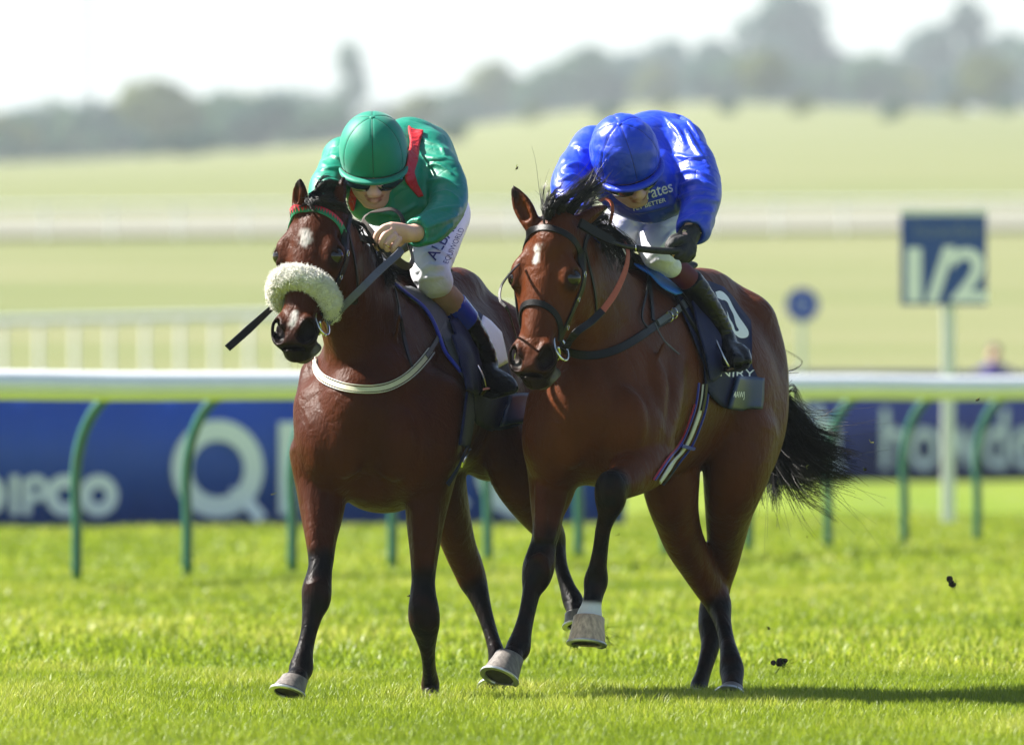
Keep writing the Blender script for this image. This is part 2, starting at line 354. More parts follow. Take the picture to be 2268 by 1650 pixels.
# ------------------------------------------------------------------ running rails
M_rail = mat('white_plastic', (.78, .79, .78), rough=.35, spec=.5, noise=.06, nscale=3)
M_post = mat('green_post', (.008, .105, .070), rough=.3, spec=.5, noise=.25, nscale=12, coat=.3)
def running_rail(A, B, n, ext, h, over, r_rail, m_rail, m_post, label, name='running_rail', rp=.034, goose=True):
    A, B = np.array(A, float), np.array(B, float); d = unit(B - A); nr = np.array([d[1], -d[0], 0]) * (1 if d[1] > 0 else -1); step = (B - A) / n
    root = empty(name, A, label, 'rail'); ids = list(range(-ext[0], n + ext[1] + 1)); top = []
    V = F = None
    for i in ids:
        p = A + step * i; p[2] = terrain(p[0], p[1]); rr = p + nr * over + np.array([0, 0, h]); top.append(rr)
        if goose: q = [p, p + (0, 0, h * .3), p + np.array([0, 0, h * .55]) - nr * .008, p + nr * over * .12 + np.array([0, 0, h * .74]), p + nr * over * .42 + np.array([0, 0, h * .88]), p + nr * over * .85 + np.array([0, 0, h * .975])]
        else: q = [p, p + np.array([0, 0, h * .5]), p + np.array([0, 0, h])]
        rod('post', q, rp, m_post, root, n=4, sides=10)
    top = np.array(top); S1 = top - d * 0; bm = []
    q = catmull(top + np.stack([0 * top[:, 0], 0 * top[:, 0], .004 * np.sin(np.arange(len(top)) * 2.1)], 1), 3)
    T = np.gradient(q, axis=0); T /= np.linalg.norm(T, axis=1)[:, None]; k = 12; Vv = []
    for j in range(k):
        a = 2 * math.pi * j / k; Vv.append(q + nr * (math.cos(a) * r_rail * 1.25) + np.array([0, 0, math.sin(a) * r_rail * .95]))
    Vv = np.stack(Vv, 1).reshape(-1, 3); Ff = [(i * k + j, (i + 1) * k + j, (i + 1) * k + (j + 1) % k, i * k + (j + 1) % k) for i in range(len(q) - 1) for j in range(k)]
    link('rail_tube', np_mesh('rail_tube', Vv, Ff), m_rail, root); return root
running_rail(at(170, 1290, 69.4), at(2165, 1205, 87.4), 10, (2, 6), 1.2, .29, .094, M_rail, M_post, 'white plastic running rail on curved dark green posts beside the track')
M_wpost = mat('white_post', (.74, .75, .74), rough=.45, noise=.08, nscale=4)
running_rail((-14.5, 194, 0), (0.0, 217, 0), 24, (2, 1), 1.25, 0, .085, M_wpost, M_wpost, 'far white rail on closely set straight white posts in the field', rp=.05, goose=False)
running_rail((-30, 424, 0), (30, 432, 0), 24, (3, 3), 1.3, 0, .075, M_wpost, M_wpost, 'distant white rail along the pale gallop track', rp=.06, goose=False)
# ------------------------------------------------------------------ banners
M_ban1 = mat('blue_banner_cloth', (.008, .070, .46), rough=.55, noise=.15, nscale=1.2); M_ban2 = mat('navy_banner_cloth', (.010, .030, .28), rough=.55, noise=.15, nscale=1.2)
M_let = mat('pale_print', (.80, .86, .88), rough=.6, noise=.04); M_letw = mat('white_print', (.90, .91, .92), rough=.6, noise=.04)
M_alupole = mat('grey_stake', (.25, .26, .27), rough=.4, metal=.6, noise=.2)
def banner(name, a, b, h, m, label):
    a, b = np.array(a, float), np.array(b, float); d = unit(b - a); nr = np.array([d[1], -d[0], 0]); root = empty(name, a, label, 'banner'); n = 60; V = []
    for i in range(n + 1):
        p = a + (b - a) * i / n; w = .012 * math.sin(i * 1.1) + .008 * math.sin(i * 2.7)
        for s in (0, 1):
            for z in (0.0, h): V.append(p + nr * (w + .006 * (1 - 2 * s)) + np.array([0, 0, z]))
    F = []
    for i in range(n):
        o = i * 4; F += [(o, o + 4, o + 5, o + 1), (o + 2, o + 3, o + 7, o + 6), (o + 1, o + 5, o + 7, o + 3), (o, o + 2, o + 6, o + 4)]
    F += [(0, 1, 3, 2), (n * 4, n * 4 + 2, n * 4 + 3, n * 4 + 1)]
    link('cloth', np_mesh(name, V, F), m, root)
    for i in range(7): p = a + (b - a) * (i + .5) / 7 - nr * .03; rod('stake', [p - (0, 0, .1), p + (0, 0, h + .02)], .018, M_alupole, root, n=1)
    return root, d, nr
def on_banner(root, d, nr, txt, cx, cy, Y, hpx, m, shear=0, sx=1.0, bold=0.0):
    bm = text_mesh(txt, 1.0, shear=shear, sx=sx, bold=bold); ys_ = [v.co.y for v in bm.verts]; s = hpx * Y / FPX / (max(ys_) - min(ys_)); c = (max(ys_) + min(ys_)) / 2
    for v in bm.verts: v.co.y -= c
    letter_on('lettering', bm, at(cx, cy, Y) + nr * .045, d * s, (0, 0, s), m, root)
B1a, B1b = at(-260, 1172, 97.0), at(1385, 1160, 99.5); B1a[2] = B1b[2] = 0
r1, d1, n1 = banner('advertising_banner', B1a, B1b, 1.33, M_ban1, 'bright blue advertising banner with a big pale Q behind the rail')
def on_b1(x): return 97.0 + (x + 260) / 1645 * 2.5
def ring_letter(root, d, nr, cx, cy, Y, R, r, m, a0=0, a1=360, sy=1.0):
    Y = on_b1(cx) if Y is None else Y
    c = at(cx, cy, Y) + nr * .05; k = Y / FPX; a = np.radians(np.linspace(a0, a1, 49)); V = []
    for q in (R, r):
        V.append(c + np.outer(np.cos(a) * q * k, d) + np.outer(np.sin(a) * q * k * sy, (0, 0, 1)))
    V = np.vstack(V); n = len(a); F = [(i, i + 1, n + i + 1, n + i) for i in range(n - 1)]
    link('lettering', np_mesh('lettering', V, F, False), m, root)
def bar_letter(root, d, nr, p, q, w, Y, m):
    Y = on_b1((p[0] + q[0]) / 2) if Y is None else Y
    a, b = at(*p, Y) + nr * .053, at(*q, Y) + nr * .053; t = unit(b - a); s = np.cross(t, nr) * w / 2 * Y / FPX; V = [a - s, a + s, b + s, b - s]
    link('lettering', np_mesh('lettering', V, [(0, 1, 2, 3)], False), m, root)
YB = None
ring_letter(r1, d1, n1, 478, 1038, YB, 108, 62, M_let); bar_letter(r1, d1, n1, (510, 1070), (575, 1150), 30, YB, M_let)
bar_letter(r1, d1, n1, (634, 935), (634, 1140), 46, YB, M_let)
bar_letter(r1, d1, n1, (712, 935), (712, 1140), 44, YB, M_let); ring_letter(r1, d1, n1, 770, 1000, YB, 66, 26, M_let)
ring_letter(r1, d1, n1, 965, 1038, YB, 108, 62, M_let, 45, 315); ring_letter(r1, d1, n1, 1150, 1038, YB, 108, 62, M_let)
ring_letter(r1, d1, n1, 214, 1097, YB, 46, 17, M_let); ring_letter(r1, d1, n1, 140, 1097, YB, 46, 17, M_let, 40, 320)
bar_letter(r1, d1, n1, (55, 1060), (55, 1140), 20, YB, M_let); ring_letter(r1, d1, n1, 75, 1082, YB, 30, 11, M_let); bar_letter(r1, d1, n1, (28, 1052), (28, 1140), 20, YB, M_let); ring_letter(r1, d1, n1, -35, 1097, YB, 46, 17, M_let)
B2a, B2b = at(1690, 1070, 151), at(2760, 1060, 158); B2a[2] = B2b[2] = 0
r2, d2, n2 = banner('advertising_banner', B2a, B2b, 1.47, M_ban2, 'dark navy advertising banner lettered howden behind the half-furlong post')
on_banner(r2, d2, n2, 'howden', 2150, 972, 153.5, 135, M_let, bold=.012)
ring_letter(r2, d2, n2, 1822, 972, 151.6, 44, 0.5, M_let); bar_letter(r2, d2, n2, (1800, 900), (1850, 1045), 30, 151.6, M_let)
# ------------------------------------------------------------------ marker posts
M_sign = mat('navy_sign_board', (.014, .065, .30), rough=.4, noise=.08, nscale=3); M_round = mat('blue_sign_board', (.012, .055, .50), rough=.4, noise=.08, nscale=3)
YS = 99.6; k = YS / FPX
sg = empty('distance_marker', at(2100, 1170, YS) * np.array([1, 1, 0]), 'square navy distance board marked 1/2 on a white post', 'sign')
c = at(2090, 577, YS); hw = 95 * k; boxgeo('board', c - (hw, .02, 99 * k), c + np.array([hw, .02, 99 * k]), M_sign, sg, .004)
boxgeo('header_strip', c + (-hw * 1.02, -.024, 99.5 * k), c + np.array([hw * 1.02, .024, 112 * k]), M_wpost, sg, .003)
pc = at(2101, 900, YS); boxgeo('post', (pc[0] - .055, YS + .024, -.05), (pc[0] + .055, YS + .12, c[2] + 80 * k), M_wpost, sg, .01)
def flat_text(root, txt, cx, cy, Y, hpx, m, off, sx=1.0, shear=0, bold=.0):
    bm = text_mesh(txt, 1.0, sx=sx, shear=shear, bold=bold); ys_ = [v.co.y for v in bm.verts]; s = hpx * Y / FPX / (max(ys_) - min(ys_)); cc = (max(ys_) + min(ys_)) / 2
    for v in bm.verts: v.co.y -= cc
    letter_on('lettering', bm, at(cx, cy, Y) + np.array([0, -off, 0]), (s, 0, 0), (0, 0, s), m, root)
flat_text(sg, '1', 2024, 609, YS, 120, M_letw, .024, sx=1.3, bold=.03); flat_text(sg, '2', 2146, 609, YS, 120, M_letw, .024, sx=1.05, bold=.03); V = [at(x, y, YS) - np.array([0, .025, 0]) for x, y in ((2050, 670), (2076, 670), (2116, 546), (2090, 546))]; link('lettering', np_mesh('lettering', V, [(0, 1, 2, 3)], False), M_letw, sg); flat_text(sg, 'howden', 2100, 510, YS, 32, mat('faded_print', (.16, .20, .30), rough=.6), .024)
YR = 150.0; k = YR / FPX
rs = empty('distance_marker', at(1777, 900, YR) * np.array([1, 1, 0]), 'small round blue marker disc on a thin white post', 'sign')
c = at(1777, 675, YR); a = np.linspace(0, 2 * math.pi, 33)[:-1]; rr = 37 * k
V = [c + np.array([math.cos(t) * rr, y, math.sin(t) * rr]) for y in (-.015, .015) for t in a]; bm = bmesh.new(); vs = [bm.verts.new(v) for v in V]
bm.faces.new(vs[:32]); bm.faces.new(vs[32:][::-1])
for i in range(32): bm.faces.new((vs[i], vs[32 + i], vs[32 + (i + 1) % 32], vs[(i + 1) % 32]))
me = bpy.data.meshes.new('disc'); bm.to_mesh(me); bm.free(); link('disc', me, M_round, rs)
flat_text(rs, '11', 1777, 675, YR, 24, M_letw, .02); boxgeo('post', (c[0] - .04, YR + .018, -.05), (c[0] + .04, YR + .09, c[2]), M_wpost, rs, .008)
# ------------------------------------------------------------------ trees and hedges far off
def leaf_mat(name, a, b): return mat(name, a, rough=.7, spec=.2, col2=b, nscale=.6, trans=.35)
M_leaf = [leaf_mat('foliage_dark', (.018, .080, .046), (.010, .050, .034)), leaf_mat('foliage_mid', (.045, .115, .042), (.028, .078, .034)), leaf_mat('foliage_spring', (.125, .155, .025), (.09, .115, .02))]
M_bark = mat('bark', (.07, .055, .042), rough=.9, noise=.4, nscale=4, bump=.5, bscale=20)
def tree_meshes(seed, h, w, trunk, nclump, lobes):
    r = np.random.default_rng(seed); cs = []
    for i in range(lobes):
        a = r.uniform(0, 6.28); q = r.uniform(.1, .62) * w / 2; z = trunk + (h - trunk) * r.uniform(.18, .8); cs.append((q * math.cos(a), q * math.sin(a), z, r.uniform(.20, .34) * w))
    cs.append((0, 0, h - .22 * w, .24 * w)); V, F = [], []
    per = nclump // len(cs)
    for cx, cy, cz, cr in cs:
        d = r.normal(size=(per, 3)); d /= np.linalg.norm(d, axis=1)[:, None]; p = np.array([cx, cy, cz]) + d * (cr * r.uniform(.55, 1.08, per) ** .6)[:, None] * np.array([1, 1, .85])
        u = r.normal(size=(per, 3)); u /= np.linalg.norm(u, axis=1)[:, None]; v = np.cross(u, d); v /= np.linalg.norm(v, axis=1)[:, None] + 1e-6; s = (r.uniform(.16, .38, per))[:, None] * (w / 8) ** .5
        o = len(V) * 0 + sum(len(x) for x in V); V += [np.stack([p - u * s - v * s * .6, p + u * s - v * s * .6, p + u * s * .6 + v * s, p - u * s * .6 + v * s * .8], 1).reshape(-1, 3)]; F.append(np.arange(per * 4).reshape(-1, 4) + o)
    crown = np_mesh('crown', np.vstack(V), np.vstack(F), False)
    TV, TF, o = [], [], 0
    def limb(q, rad):
        nonlocal o
        v, f = tube_geo(catmull(np.array(q, float), 3), np.interp(np.linspace(0, 1, (len(q) - 1) * 3 + 1), np.linspace(0, 1, len(rad)), rad), 7); TV.append(v); TF.append(np.array(f) + o); o += len(v)
    limb([(0, 0, -.3), (.05, .03, trunk), (0, .1, (trunk + h) / 2), (.05, 0, h * .85)], [.05 * w, .035 * w, .022 * w, .006 * w])
    for cx, cy, cz, cr in cs[:6]: limb([(0, .03, trunk * .9), (cx * .5, cy * .5, (trunk + cz) * .5), (cx, cy, cz)], [.022 * w, .014 * w, .005 * w])
    return crown, np_mesh('trunk', np.vstack(TV), np.vstack(TF))
KINDS = [tree_meshes(1, 9.5, 9, 1.8, 2600, 9), tree_meshes(2, 11.5, 8, 2.2, 2600, 10), tree_meshes(3, 8, 10, 1.4, 2600, 9), tree_meshes(4, 13, 5, 1.5, 2200, 9), tree_meshes(5, 4.0, 6, .4, 1600, 7)]
def tree(x, y, kind, tone, s, label, group=None, name='tree', cat='tree'):
    Y2 = float(np.interp(y, [500, 650, 800, 1000, 1200, 1350], [500, 1000, 1400, 1900, 2400, 2700])); x *= Y2 / y; s *= Y2 / y; y = Y2
    if group: label = ('dark', 'mid-green', 'pale yellow-green')[tone] + ' ' + ('broad', 'tall', 'spreading', 'narrow', 'low')[kind] + ' ' + label
    z = float(terrain(x, y)); e = empty(name, (x, y, z - .1), label, cat, group); e.scale = (s, s, s * random.uniform(.92, 1.1)); e.rotation_euler.z = random.uniform(0, 6.28); cr, tk = KINDS[kind]
    for nm, me, m in (('crown', cr, M_leaf[tone]), ('trunk', tk, M_bark)):
        o = bpy.data.objects.new(nm, me); COL.objects.link(o); o.parent = e
        if not me.materials: me.materials.append(None)
        o.material_slots[0].link = 'OBJECT'; o.material_slots[0].material = m
    return e
def txy(px, Y): return (px - W_ / 2) * Y / FPX
# wood along the skyline: right side taller
for i, px in enumerate(range(-60, 760, 92)):
    tree(txy(px, 1240 + 22 * (i % 3)), 1240 + 22 * (i % 3), (2, 0, 4, 2)[i % 4], (1, 2, 1)[i % 3], (.95, .9, 1.7, 1.0)[i % 4] * (1 + i * .012), 'tree in the hazy hedgerow to the left of the poplar', 'trees of the left hedgerow')
tree(txy(772, 1230), 1230, 3, 1, .95, 'slim dark poplar rising above the hedgerow behind the green jockey')
for i, (px, s, kd, tn, Y) in enumerate(((860, .62, 2, 2, 1230), (960, .66, 0, 1, 1250), (1060, .72, 2, 0, 1240), (1140, .78, 0, 1, 1255), (1225, .80, 2, 0, 1235), (1310, .80, 1, 1, 1250), (1400, .86, 0, 0, 1240), (1490, .95, 1, 0, 1262), (1580, .98, 0, 0, 1240), (1655, 1.05, 2, 1, 1255), (1830, 1.02, 0, 0, 1250), (1915, .95, 2, 1, 1238), (1990, .92, 0, 0, 1255), (2070, 1.0, 1, 0, 1240), (2240, 1.05, 0, 0, 1250), (2310, 1.0, 2, 1, 1240))):
    tree(txy(px, Y), Y, kd, tn, s, 'tree in the continuous hazy wood along the skyline', 'trees of the skyline wood')
tree(txy(1735, 1245), 1245, 1, 0, 1.38, 'tallest broad tree of the skyline wood, domed crown'); tree(txy(2140, 1245), 1245, 3, 0, 1.15, 'tall narrow tree standing out of the wood above the distance board')
for i, px in enumerate(range(1050, 2360, 105)): tree(txy(px, 1150), 1150, 4, 0, .62 + .12 * (i % 3), 'bush in the hedge at the foot of the skyline wood', 'hedge bushes below the wood', 'bush', 'bush')
tree(txy(1690, 930), 930, 0, 2, .52, 'pale spring-green tree alone on the slope, to the right of the blue jockey'); tree(txy(2185, 930), 930, 0, 2, .56, 'pale spring-green tree alone on the slope above the distance board')
tree(txy(925, 930), 930, 2, 2, .42, 'pale yellow-green tree on the slope between the two jockeys')
for px, Y, s in ((395, 780, .42), (455, 786, .40), (330, 792, .30)): tree(txy(px, Y), Y, 4, 0, s, 'bush of the small clump on the left slope', 'bushes of the left clump', 'bush', 'bush')
for px, Y, s in ((120, 900, .5), (215, 905, .45), (20, 880, .5)): tree(txy(px, Y), Y, 4, 1, s, 'bush in the hedge below the mast', 'bushes of the far left hedge', 'bush', 'bush')
# scrub and small trees scattered down the slope
R9 = np.random.default_rng(21)
for i in range(34):
    px = -40 + (i % 17) * 48 + R9.uniform(-18, 18); Y = 1120 - (i // 17) * 190 + R9.uniform(-40, 40); tree(txy(px, Y), Y, (4, 2, 4)[i % 3], (0, 1, 2, 1)[R9.integers(4)], R9.uniform(.75, 1.15) * (.62 if i % 3 == 1 else 1.0), 'bush in the scrub covering the slope below the hedgerow', 'scrub of the left slope', 'bush', 'bush')
for i in range(14):
    px = 1010 + i * 92 + R9.uniform(-25, 25); Y = 1075 + R9.uniform(-30, 30); tree(txy(px, Y), Y, (2, 0)[i % 2], (0, 1, 1, 2)[R9.integers(4)], R9.uniform(.5, .68), 'tree at the lower edge of the skyline wood', 'trees at the lower edge of the wood')
for i in range(9):
    px = 1040 + i * 150 + R9.uniform(-40, 40); Y = 760 + R9.uniform(-40, 90); tree(txy(px, Y), Y, 4, (1, 2)[i % 2], R9.uniform(.22, .34), 'bush alone on the open grass slope below the wood', 'bushes on the open right slope', 'bush', 'bush')
# thin mast on the skyline
ms = empty('lattice_mast', (txy(192, 2900), 2900, 55), 'faint thin mast on the skyline above the left hedgerow', 'mast')
for a in range(3):
    t = a * 2.094; rod('leg', [(ms.location.x + 2.0 * math.cos(t), 2900 + 2.0 * math.sin(t), 52), (ms.location.x + .6 * math.cos(t), 2900 + .6 * math.sin(t), 170)], .26, M_alupole, ms, n=1, sides=6)
for i in range(22):
    z = 56 + i * 5.2; w = 2.0 - 1.4 * i / 22; q = [(ms.location.x + w * math.cos(j * 2.094), 2900 + w * math.sin(j * 2.094), z) for j in (0, 1, 2, 0)]; rod('brace', q, .14, M_alupole, ms, n=1, sides=4)
# ------------------------------------------------------------------ air
def haze():
    x0, x1, y0, y1, z0, z1 = -1600, 1600, -80, 9100, -90, 230
    o = boxgeo('haze', (x0, y0, z0), (x1, y1, z1), None); tag(o, 'thin pale summer haze over the whole course', 'haze', kind='stuff')
    m = bpy.data.materials.new('haze_air'); m.use_nodes = True; nt = m.node_tree; nt.nodes.remove(nt.nodes['Principled BSDF']); v = nt.nodes.new('ShaderNodeVolumePrincipled')
    v.inputs['Color'].default_value = (.69, .77, .81, 1); v.inputs['Density'].default_value = HAZE; v.inputs['Anisotropy'].default_value = .2
    nt.links.new(v.outputs[0], nt.nodes['Material Output'].inputs['Volume']); o.data.materials.append(m)
HAZE = 0.00016
haze()
# ------------------------------------------------------------------ horses
HORSE_H = 0.0075
M_coatA = mat('bay_coat', (0.058, 0.0142, 0.0042), rough=0.46, spec=0.06, col2=(0.037, 0.0088, 0.0028), nscale=7, bump=0.30, bscale=110, stretch=(1, 1, .3),
              attrs=(('black', (0.004, 0.0035, 0.004)), ('pale', (0.30, 0.27, 0.24)), ('white', (0.62, 0.6, 0.57))))
M_coatB = mat('bright_bay_coat', (0.092, 0.0240, 0.0064), rough=0.46, spec=0.07, col2=(0.060, 0.0152, 0.0044), nscale=7, bump=0.30, bscale=110, stretch=(1, 1, .3),
              attrs=(('black', (0.004, 0.0035, 0.004)), ('pale', (0.30, 0.27, 0.24)), ('white', (0.66, 0.65, 0.63))))
def coat_bump(m):
    """muscle ripple under the hair bump"""
    nt = m.node_tree; N = nt.nodes; L = nt.links; b = N['Principled BSDF']; old = b.inputs['Normal'].links[0].from_node; tc = N.new('ShaderNodeTexCoord'); n = N.new('ShaderNodeTexNoise'); n.inputs['Scale'].default_value = 13; n.inputs['Detail'].default_value = 3; n.inputs['Distortion'].default_value = .6
    L.new(tc.outputs['Object'], n.inputs['Vector']); bp = N.new('ShaderNodeBump'); bp.inputs['Strength'].default_value = .45; bp.inputs['Distance'].default_value = .02; L.new(n.outputs['Fac'], bp.inputs['Height']); L.new(bp.outputs['Normal'], old.inputs['Normal'])
    w = N.new('ShaderNodeTexNoise'); w.inputs['Scale'].default_value = 5; w.inputs['Detail'].default_value = 6; L.new(tc.outputs['Object'], w.inputs['Vector']); mr = N.new('ShaderNodeMapRange'); mr.inputs['To Min'].default_value = .30; mr.inputs['To Max'].default_value = .56; L.new(w.outputs['Fac'], mr.inputs['Value']); L.new(mr.outputs['Result'], b.inputs['Roughness'])
coat_bump(M_coatA); coat_bump(M_coatB)
for _m in (M_coatA, M_coatB): crumple(_m, 6.5, .30, .018, .9, True, (1, 1, .8))
M_eye = mat('dark_eye', (0.008, 0.005, 0.004), rough=0.12, spec=0.5, coat=0.0)
M_hoof = mat('dark_hoof_horn', (0.19, 0.165, 0.145), rough=0.5, col2=(0.085, 0.075, 0.068), nscale=14, stretch=(6, 6, .6), bump=0.15, bscale=60)
M_hoofw = mat('pale_hoof_horn', (0.58, 0.42, 0.29), rough=0.5, col2=(0.27, 0.19, 0.135), nscale=14, stretch=(6, 6, .7), bump=0.15, bscale=60)
M_alu = mat('aluminium', (0.62, 0.62, 0.60), rough=0.35, metal=0.85, noise=0.3, nscale=40)
M_hair = mat('black_horsehair', (0.016, 0.013, 0.012), rough=0.4, spec=0.35, noise=0.5, nscale=30)
M_sole = mat('hoof_sole', (0.05, 0.045, 0.04), rough=0.9, noise=0.5, nscale=30)

def head_frame(poll, fdir, pitch, roll=0.0):
    """axes of a head: along the face to the muzzle, to the horse's left, out of the face"""
    F = unit(fdir); up = np.array([0, 0, 1.0]); Lf = unit(np.cross(up, F))
    a = F * math.sin(pitch) - up * math.cos(pitch); w = unit(np.cross(Lf, a)); 
    if w.dot(F) < 0: w = -w
    if roll: Lf, a = Lf * math.cos(roll) + a * math.sin(roll), a * math.cos(roll) - Lf * math.sin(roll)
    return np.array([a, Lf, w])

class Head:
    def __init__(s, poll, fdir, pitch, roll=0.0, scale=1.0, vs=1.0): s.o = np.asarray(poll, float); s.A = head_frame(poll, fdir, pitch, roll); s.k = PX * scale; s.vs = vs
    def __call__(s, u, v, w): return s.o + (s.A[0] * u + s.A[1] * v * s.vs + s.A[2] * w) * s.k
    def r(s, *q): return np.array(q, float) * s.k

def build_head(S, H, ears, nostril=1.0):
    A = H.A; k = H.k; V = A[1]
    # skull and jaw, sections across the face axis
    S.tube([H(10, 0, -74), H(60, 0, -80), H(115, 0, -88), H(170, 0, -80), H(225, 0, -60), H(280, 0, -50), H(318, 0, -48)],
           [H.r(64, 62), H.r(72, 78), H.r(70, 88), H.r(60, 78), H.r(46, 57), H.r(40, 47), H.r(41, 42)], V, k=0.02, n=8)
    S.ell(H(70, 0, -52), H.r(80, 62, 44), A, 0.035)                                 # forehead
    S.tube([H(60, 0, -40), H(120, 0, -40), H(180, 0, -36), H(240, 0, -32), H(290, 0, -30)], [H.r(50, 32), H.r(46, 34), H.r(38, 32), H.r(31, 28), H.r(29, 26)], V, k=0.03, n=8)   # flat front of the face
    for g in (-1, 1):
        S.ell(H(108, g * 60, -44), H.r(40, 22, 36), A, 0.03)                         # orbit
        S.tube([H(62, g * 44, -26), H(86, g * 60, -22), H(106, g * 71, -28)], H.r(11, 13, 11), k=0.025)   # brow ridge
        S.ell(H(66, g * 68, -46), H.r(18, 9, 13), A, 0.016, sub=True)                # hollow above the eye
        S.ell(H(113, g * 78, -26), H.r(19, 14, 17), A, 0.008, sub=True)              # eye socket
        S.tube([H(98, g * 66, -15), H(108, g * 77, -18), H(118, g * 81, -30)], H.r(4.5, 5.5, 4.5), k=0.008)  # upper lid
        S.tube([H(126, g * 60, -15), H(131, g * 70, -22), H(130, g * 77, -34)], H.r(4, 4.5, 4), k=0.01)     # lower lid
        S.tube([H(136, g * 62, -52), H(180, g * 55, -56), H(215, g * 45, -54)], H.r(10, 10, 6), k=0.022)    # facial crest
        S.ell(H(120, g * 56, -126), H.r(74, 27, 58), A, 0.03)                        # cheek
        S.ell(H(298, g * 33, -24), H.r(40, 20 * nostril, 30), A, 0.02)                 # nostril flare
        S.tube([H(240, g * 32, -34), H(268, g * 33, -20), H(292, g * 34, -10)], H.r(10, 12, 14), k=0.018)
        S.ell(H(262, g * 46, -38), H.r(22, 7, 14), A, 0.018, sub=True)               # hollow behind the nostril
    S.ell(H(319, 0, -34), H.r(24, 40, 32), A, 0.016)                                 # upper lip
    S.tube([H(318, -33, -80), H(341, -22, -58), H(351, 0, -48), H(341, 22, -58), H(318, 33, -80)], H.r(12, 14, 15, 14, 12), k=0.008)   # lower lip
    S.ell(H(326, 0, -82), H.r(30, 29, 24), A, 0.02)                                  # chin
    S.ell(H(339.5, 0, -30), H.r(4.5, 31, 26), A, 0.004, sub=True)                    # mouth
    for g in (-1, 1):
        S.ell(H(302, g * 44, -8), H.r(28, 17 * nostril, 24), A, 0.007, sub=True)       # nostril opening
        S.ell(H(316, g * 32, -8), H.r(16, 15 * nostril, 18), A, 0.007, sub=True)
        S.tube([H(276, g * 47, -10), H(290, g * 55, -16), H(310, g * 55, -24), H(326, g * 45, -20)], H.r(4, 5, 5, 5), k=.01)   # outer rim
    S.tube([H(292, -47, -66), H(320, -41, -62), H(338, -22, -50), H(343, 0, -44), H(338, 22, -50), H(320, 41, -62), H(292, 47, -66)], H.r(3.5, 4.5, 5.5, 6, 5.5, 4.5, 3.5), k=0.005, sub=True)
    for e in ears:                                                                    # (base, tip, opening direction)
        b, t, o = np.asarray(e[0]), np.asarray(e[1]), unit(e[2]); ax = unit(t - b); o = unit(o - ax * o.dot(ax)); sd = np.cross(ax, o); Lh = np.linalg.norm(t - b)
        q = [b - ax * 0.03, b + ax * Lh * .25, b + ax * Lh * .55, b + ax * Lh * .85, t]
        bw = e[3] if len(e) > 3 else 1.0
        S.tube(q, [(0.030, 0.030), (0.036 * bw, 0.030), (0.034 * bw, 0.024), (0.018 * bw, 0.014), (0.005, 0.006)], sd, k=0.014)
        q2 = [b + ax * Lh * .18 + o * .026, b + ax * Lh * .5 + o * 0.024, b + ax * Lh * .88 + o * 0.013]
        S.tube(q2, [(0.017 * bw, 0.024), (0.023 * bw, 0.022), (0.006, 0.008)], sd, k=0.006, sub=True)

def leg(S, pts, side, k=0.025, n=8):
    """pts: (x, y, dy, half width px, half depth px)"""
    S.tube([P(*p[:3]) for p in pts], [(p[3] * PX, p[4] * PX) for p in pts], side, k=k, n=n)

def hoof(cor, ground, fwd, wtop, wbot, m, parent, sole_m, name='hoof', lean=0.0):
    """hoof from the coronet centre to the ground-surface centre, toe towards fwd"""
    c, g = np.asarray(cor), np.asarray(ground); ax = unit(g - c); f = unit(np.asarray(fwd) - ax * np.dot(fwd, ax)); sd = np.cross(ax, f); V = []; n = 28; lev = [0, .04, .3, .6, .93, 1.0]
    L = np.linalg.norm(g - c)
    for t in lev:
        for j in range(n):
            a = 2 * math.pi * j / n; ca, sa = math.cos(a), math.sin(a); w = wtop + (wbot - wtop) * t; w *= (1.04 if t == .04 else 1)
            fl = 1.08 if ca > 0 else (0.86 if abs(sa) > .35 else 0.80)
            off = f * lean * L * t
            h = t * L * (1 if ca > 0 else 1 - .25 * 0 * ca)
            V.append(c + off + ax * h + f * (ca * w * fl * PX) + sd * (sa * w * PX))
    F = [(i * n + j, i * n + (j + 1) % n, (i + 1) * n + (j + 1) % n, (i + 1) * n + j) for i in range(len(lev) - 1) for j in range(n)]
    ho = link(name, np_mesh(name, V, F, True), m, parent)
    e = (len(lev) - 1) * n; top = np.array(V[e:e + n]); cen = top.mean(0)
    # sole, slightly recessed, and the shoe: a flat U round the rim
    V2 = [cen + (q - cen) * .98 - ax * .006 for q in top] + [cen - ax * .012]; bm = bmesh.new(); vs = [bm.verts.new(Vector(v)) for v in V2]
    for j in range(n): bm.faces.new((vs[j], vs[(j + 1) % n], vs[n]))
    me = bpy.data.meshes.new('sole'); bm.to_mesh(me); bm.free(); link('sole', me, sole_m, ho)
    idx = [j % n for j in range(-11, 12)]; q = np.array([cen + (top[j] - cen) * .93 + ax * .003 for j in idx])
    sweep('horseshoe', q, .021, .009, ax, M_alu, ho, n=2)
    return ho

def eyeball(H, g, parent, u=113, v=67, w=-32, r=20.5):
    bm = bmesh.new(); bmesh.ops.create_uvsphere(bm, u_segments=20, v_segments=14, radius=r * H.k)
    me = bpy.data.meshes.new('eye'); bm.to_mesh(me); bm.free(); me.polygons.foreach_set('use_smooth', np.ones(len(me.polygons), bool))
    for vv in me.vertices: vv.co = Vector(np.array(vv.co) + H(u, g * v, w))
    return link('eye', me, M_eye, parent)

def caps(V, segs):
    """0..1 mask near capsules (p, q, radius, softness)"""
    m = np.zeros(len(V))
    for p, q, r, sf in segs:
        p, q = np.asarray(p), np.asarray(q); ab = q - p; t = np.clip(((V - p) @ ab) / (ab @ ab + 1e-9), 0, 1); d = np.linalg.norm(V - p - t[:, None] * ab, axis=1)
        m = np.maximum(m, 1 - sstep(r - sf, r + sf, d))
    return m
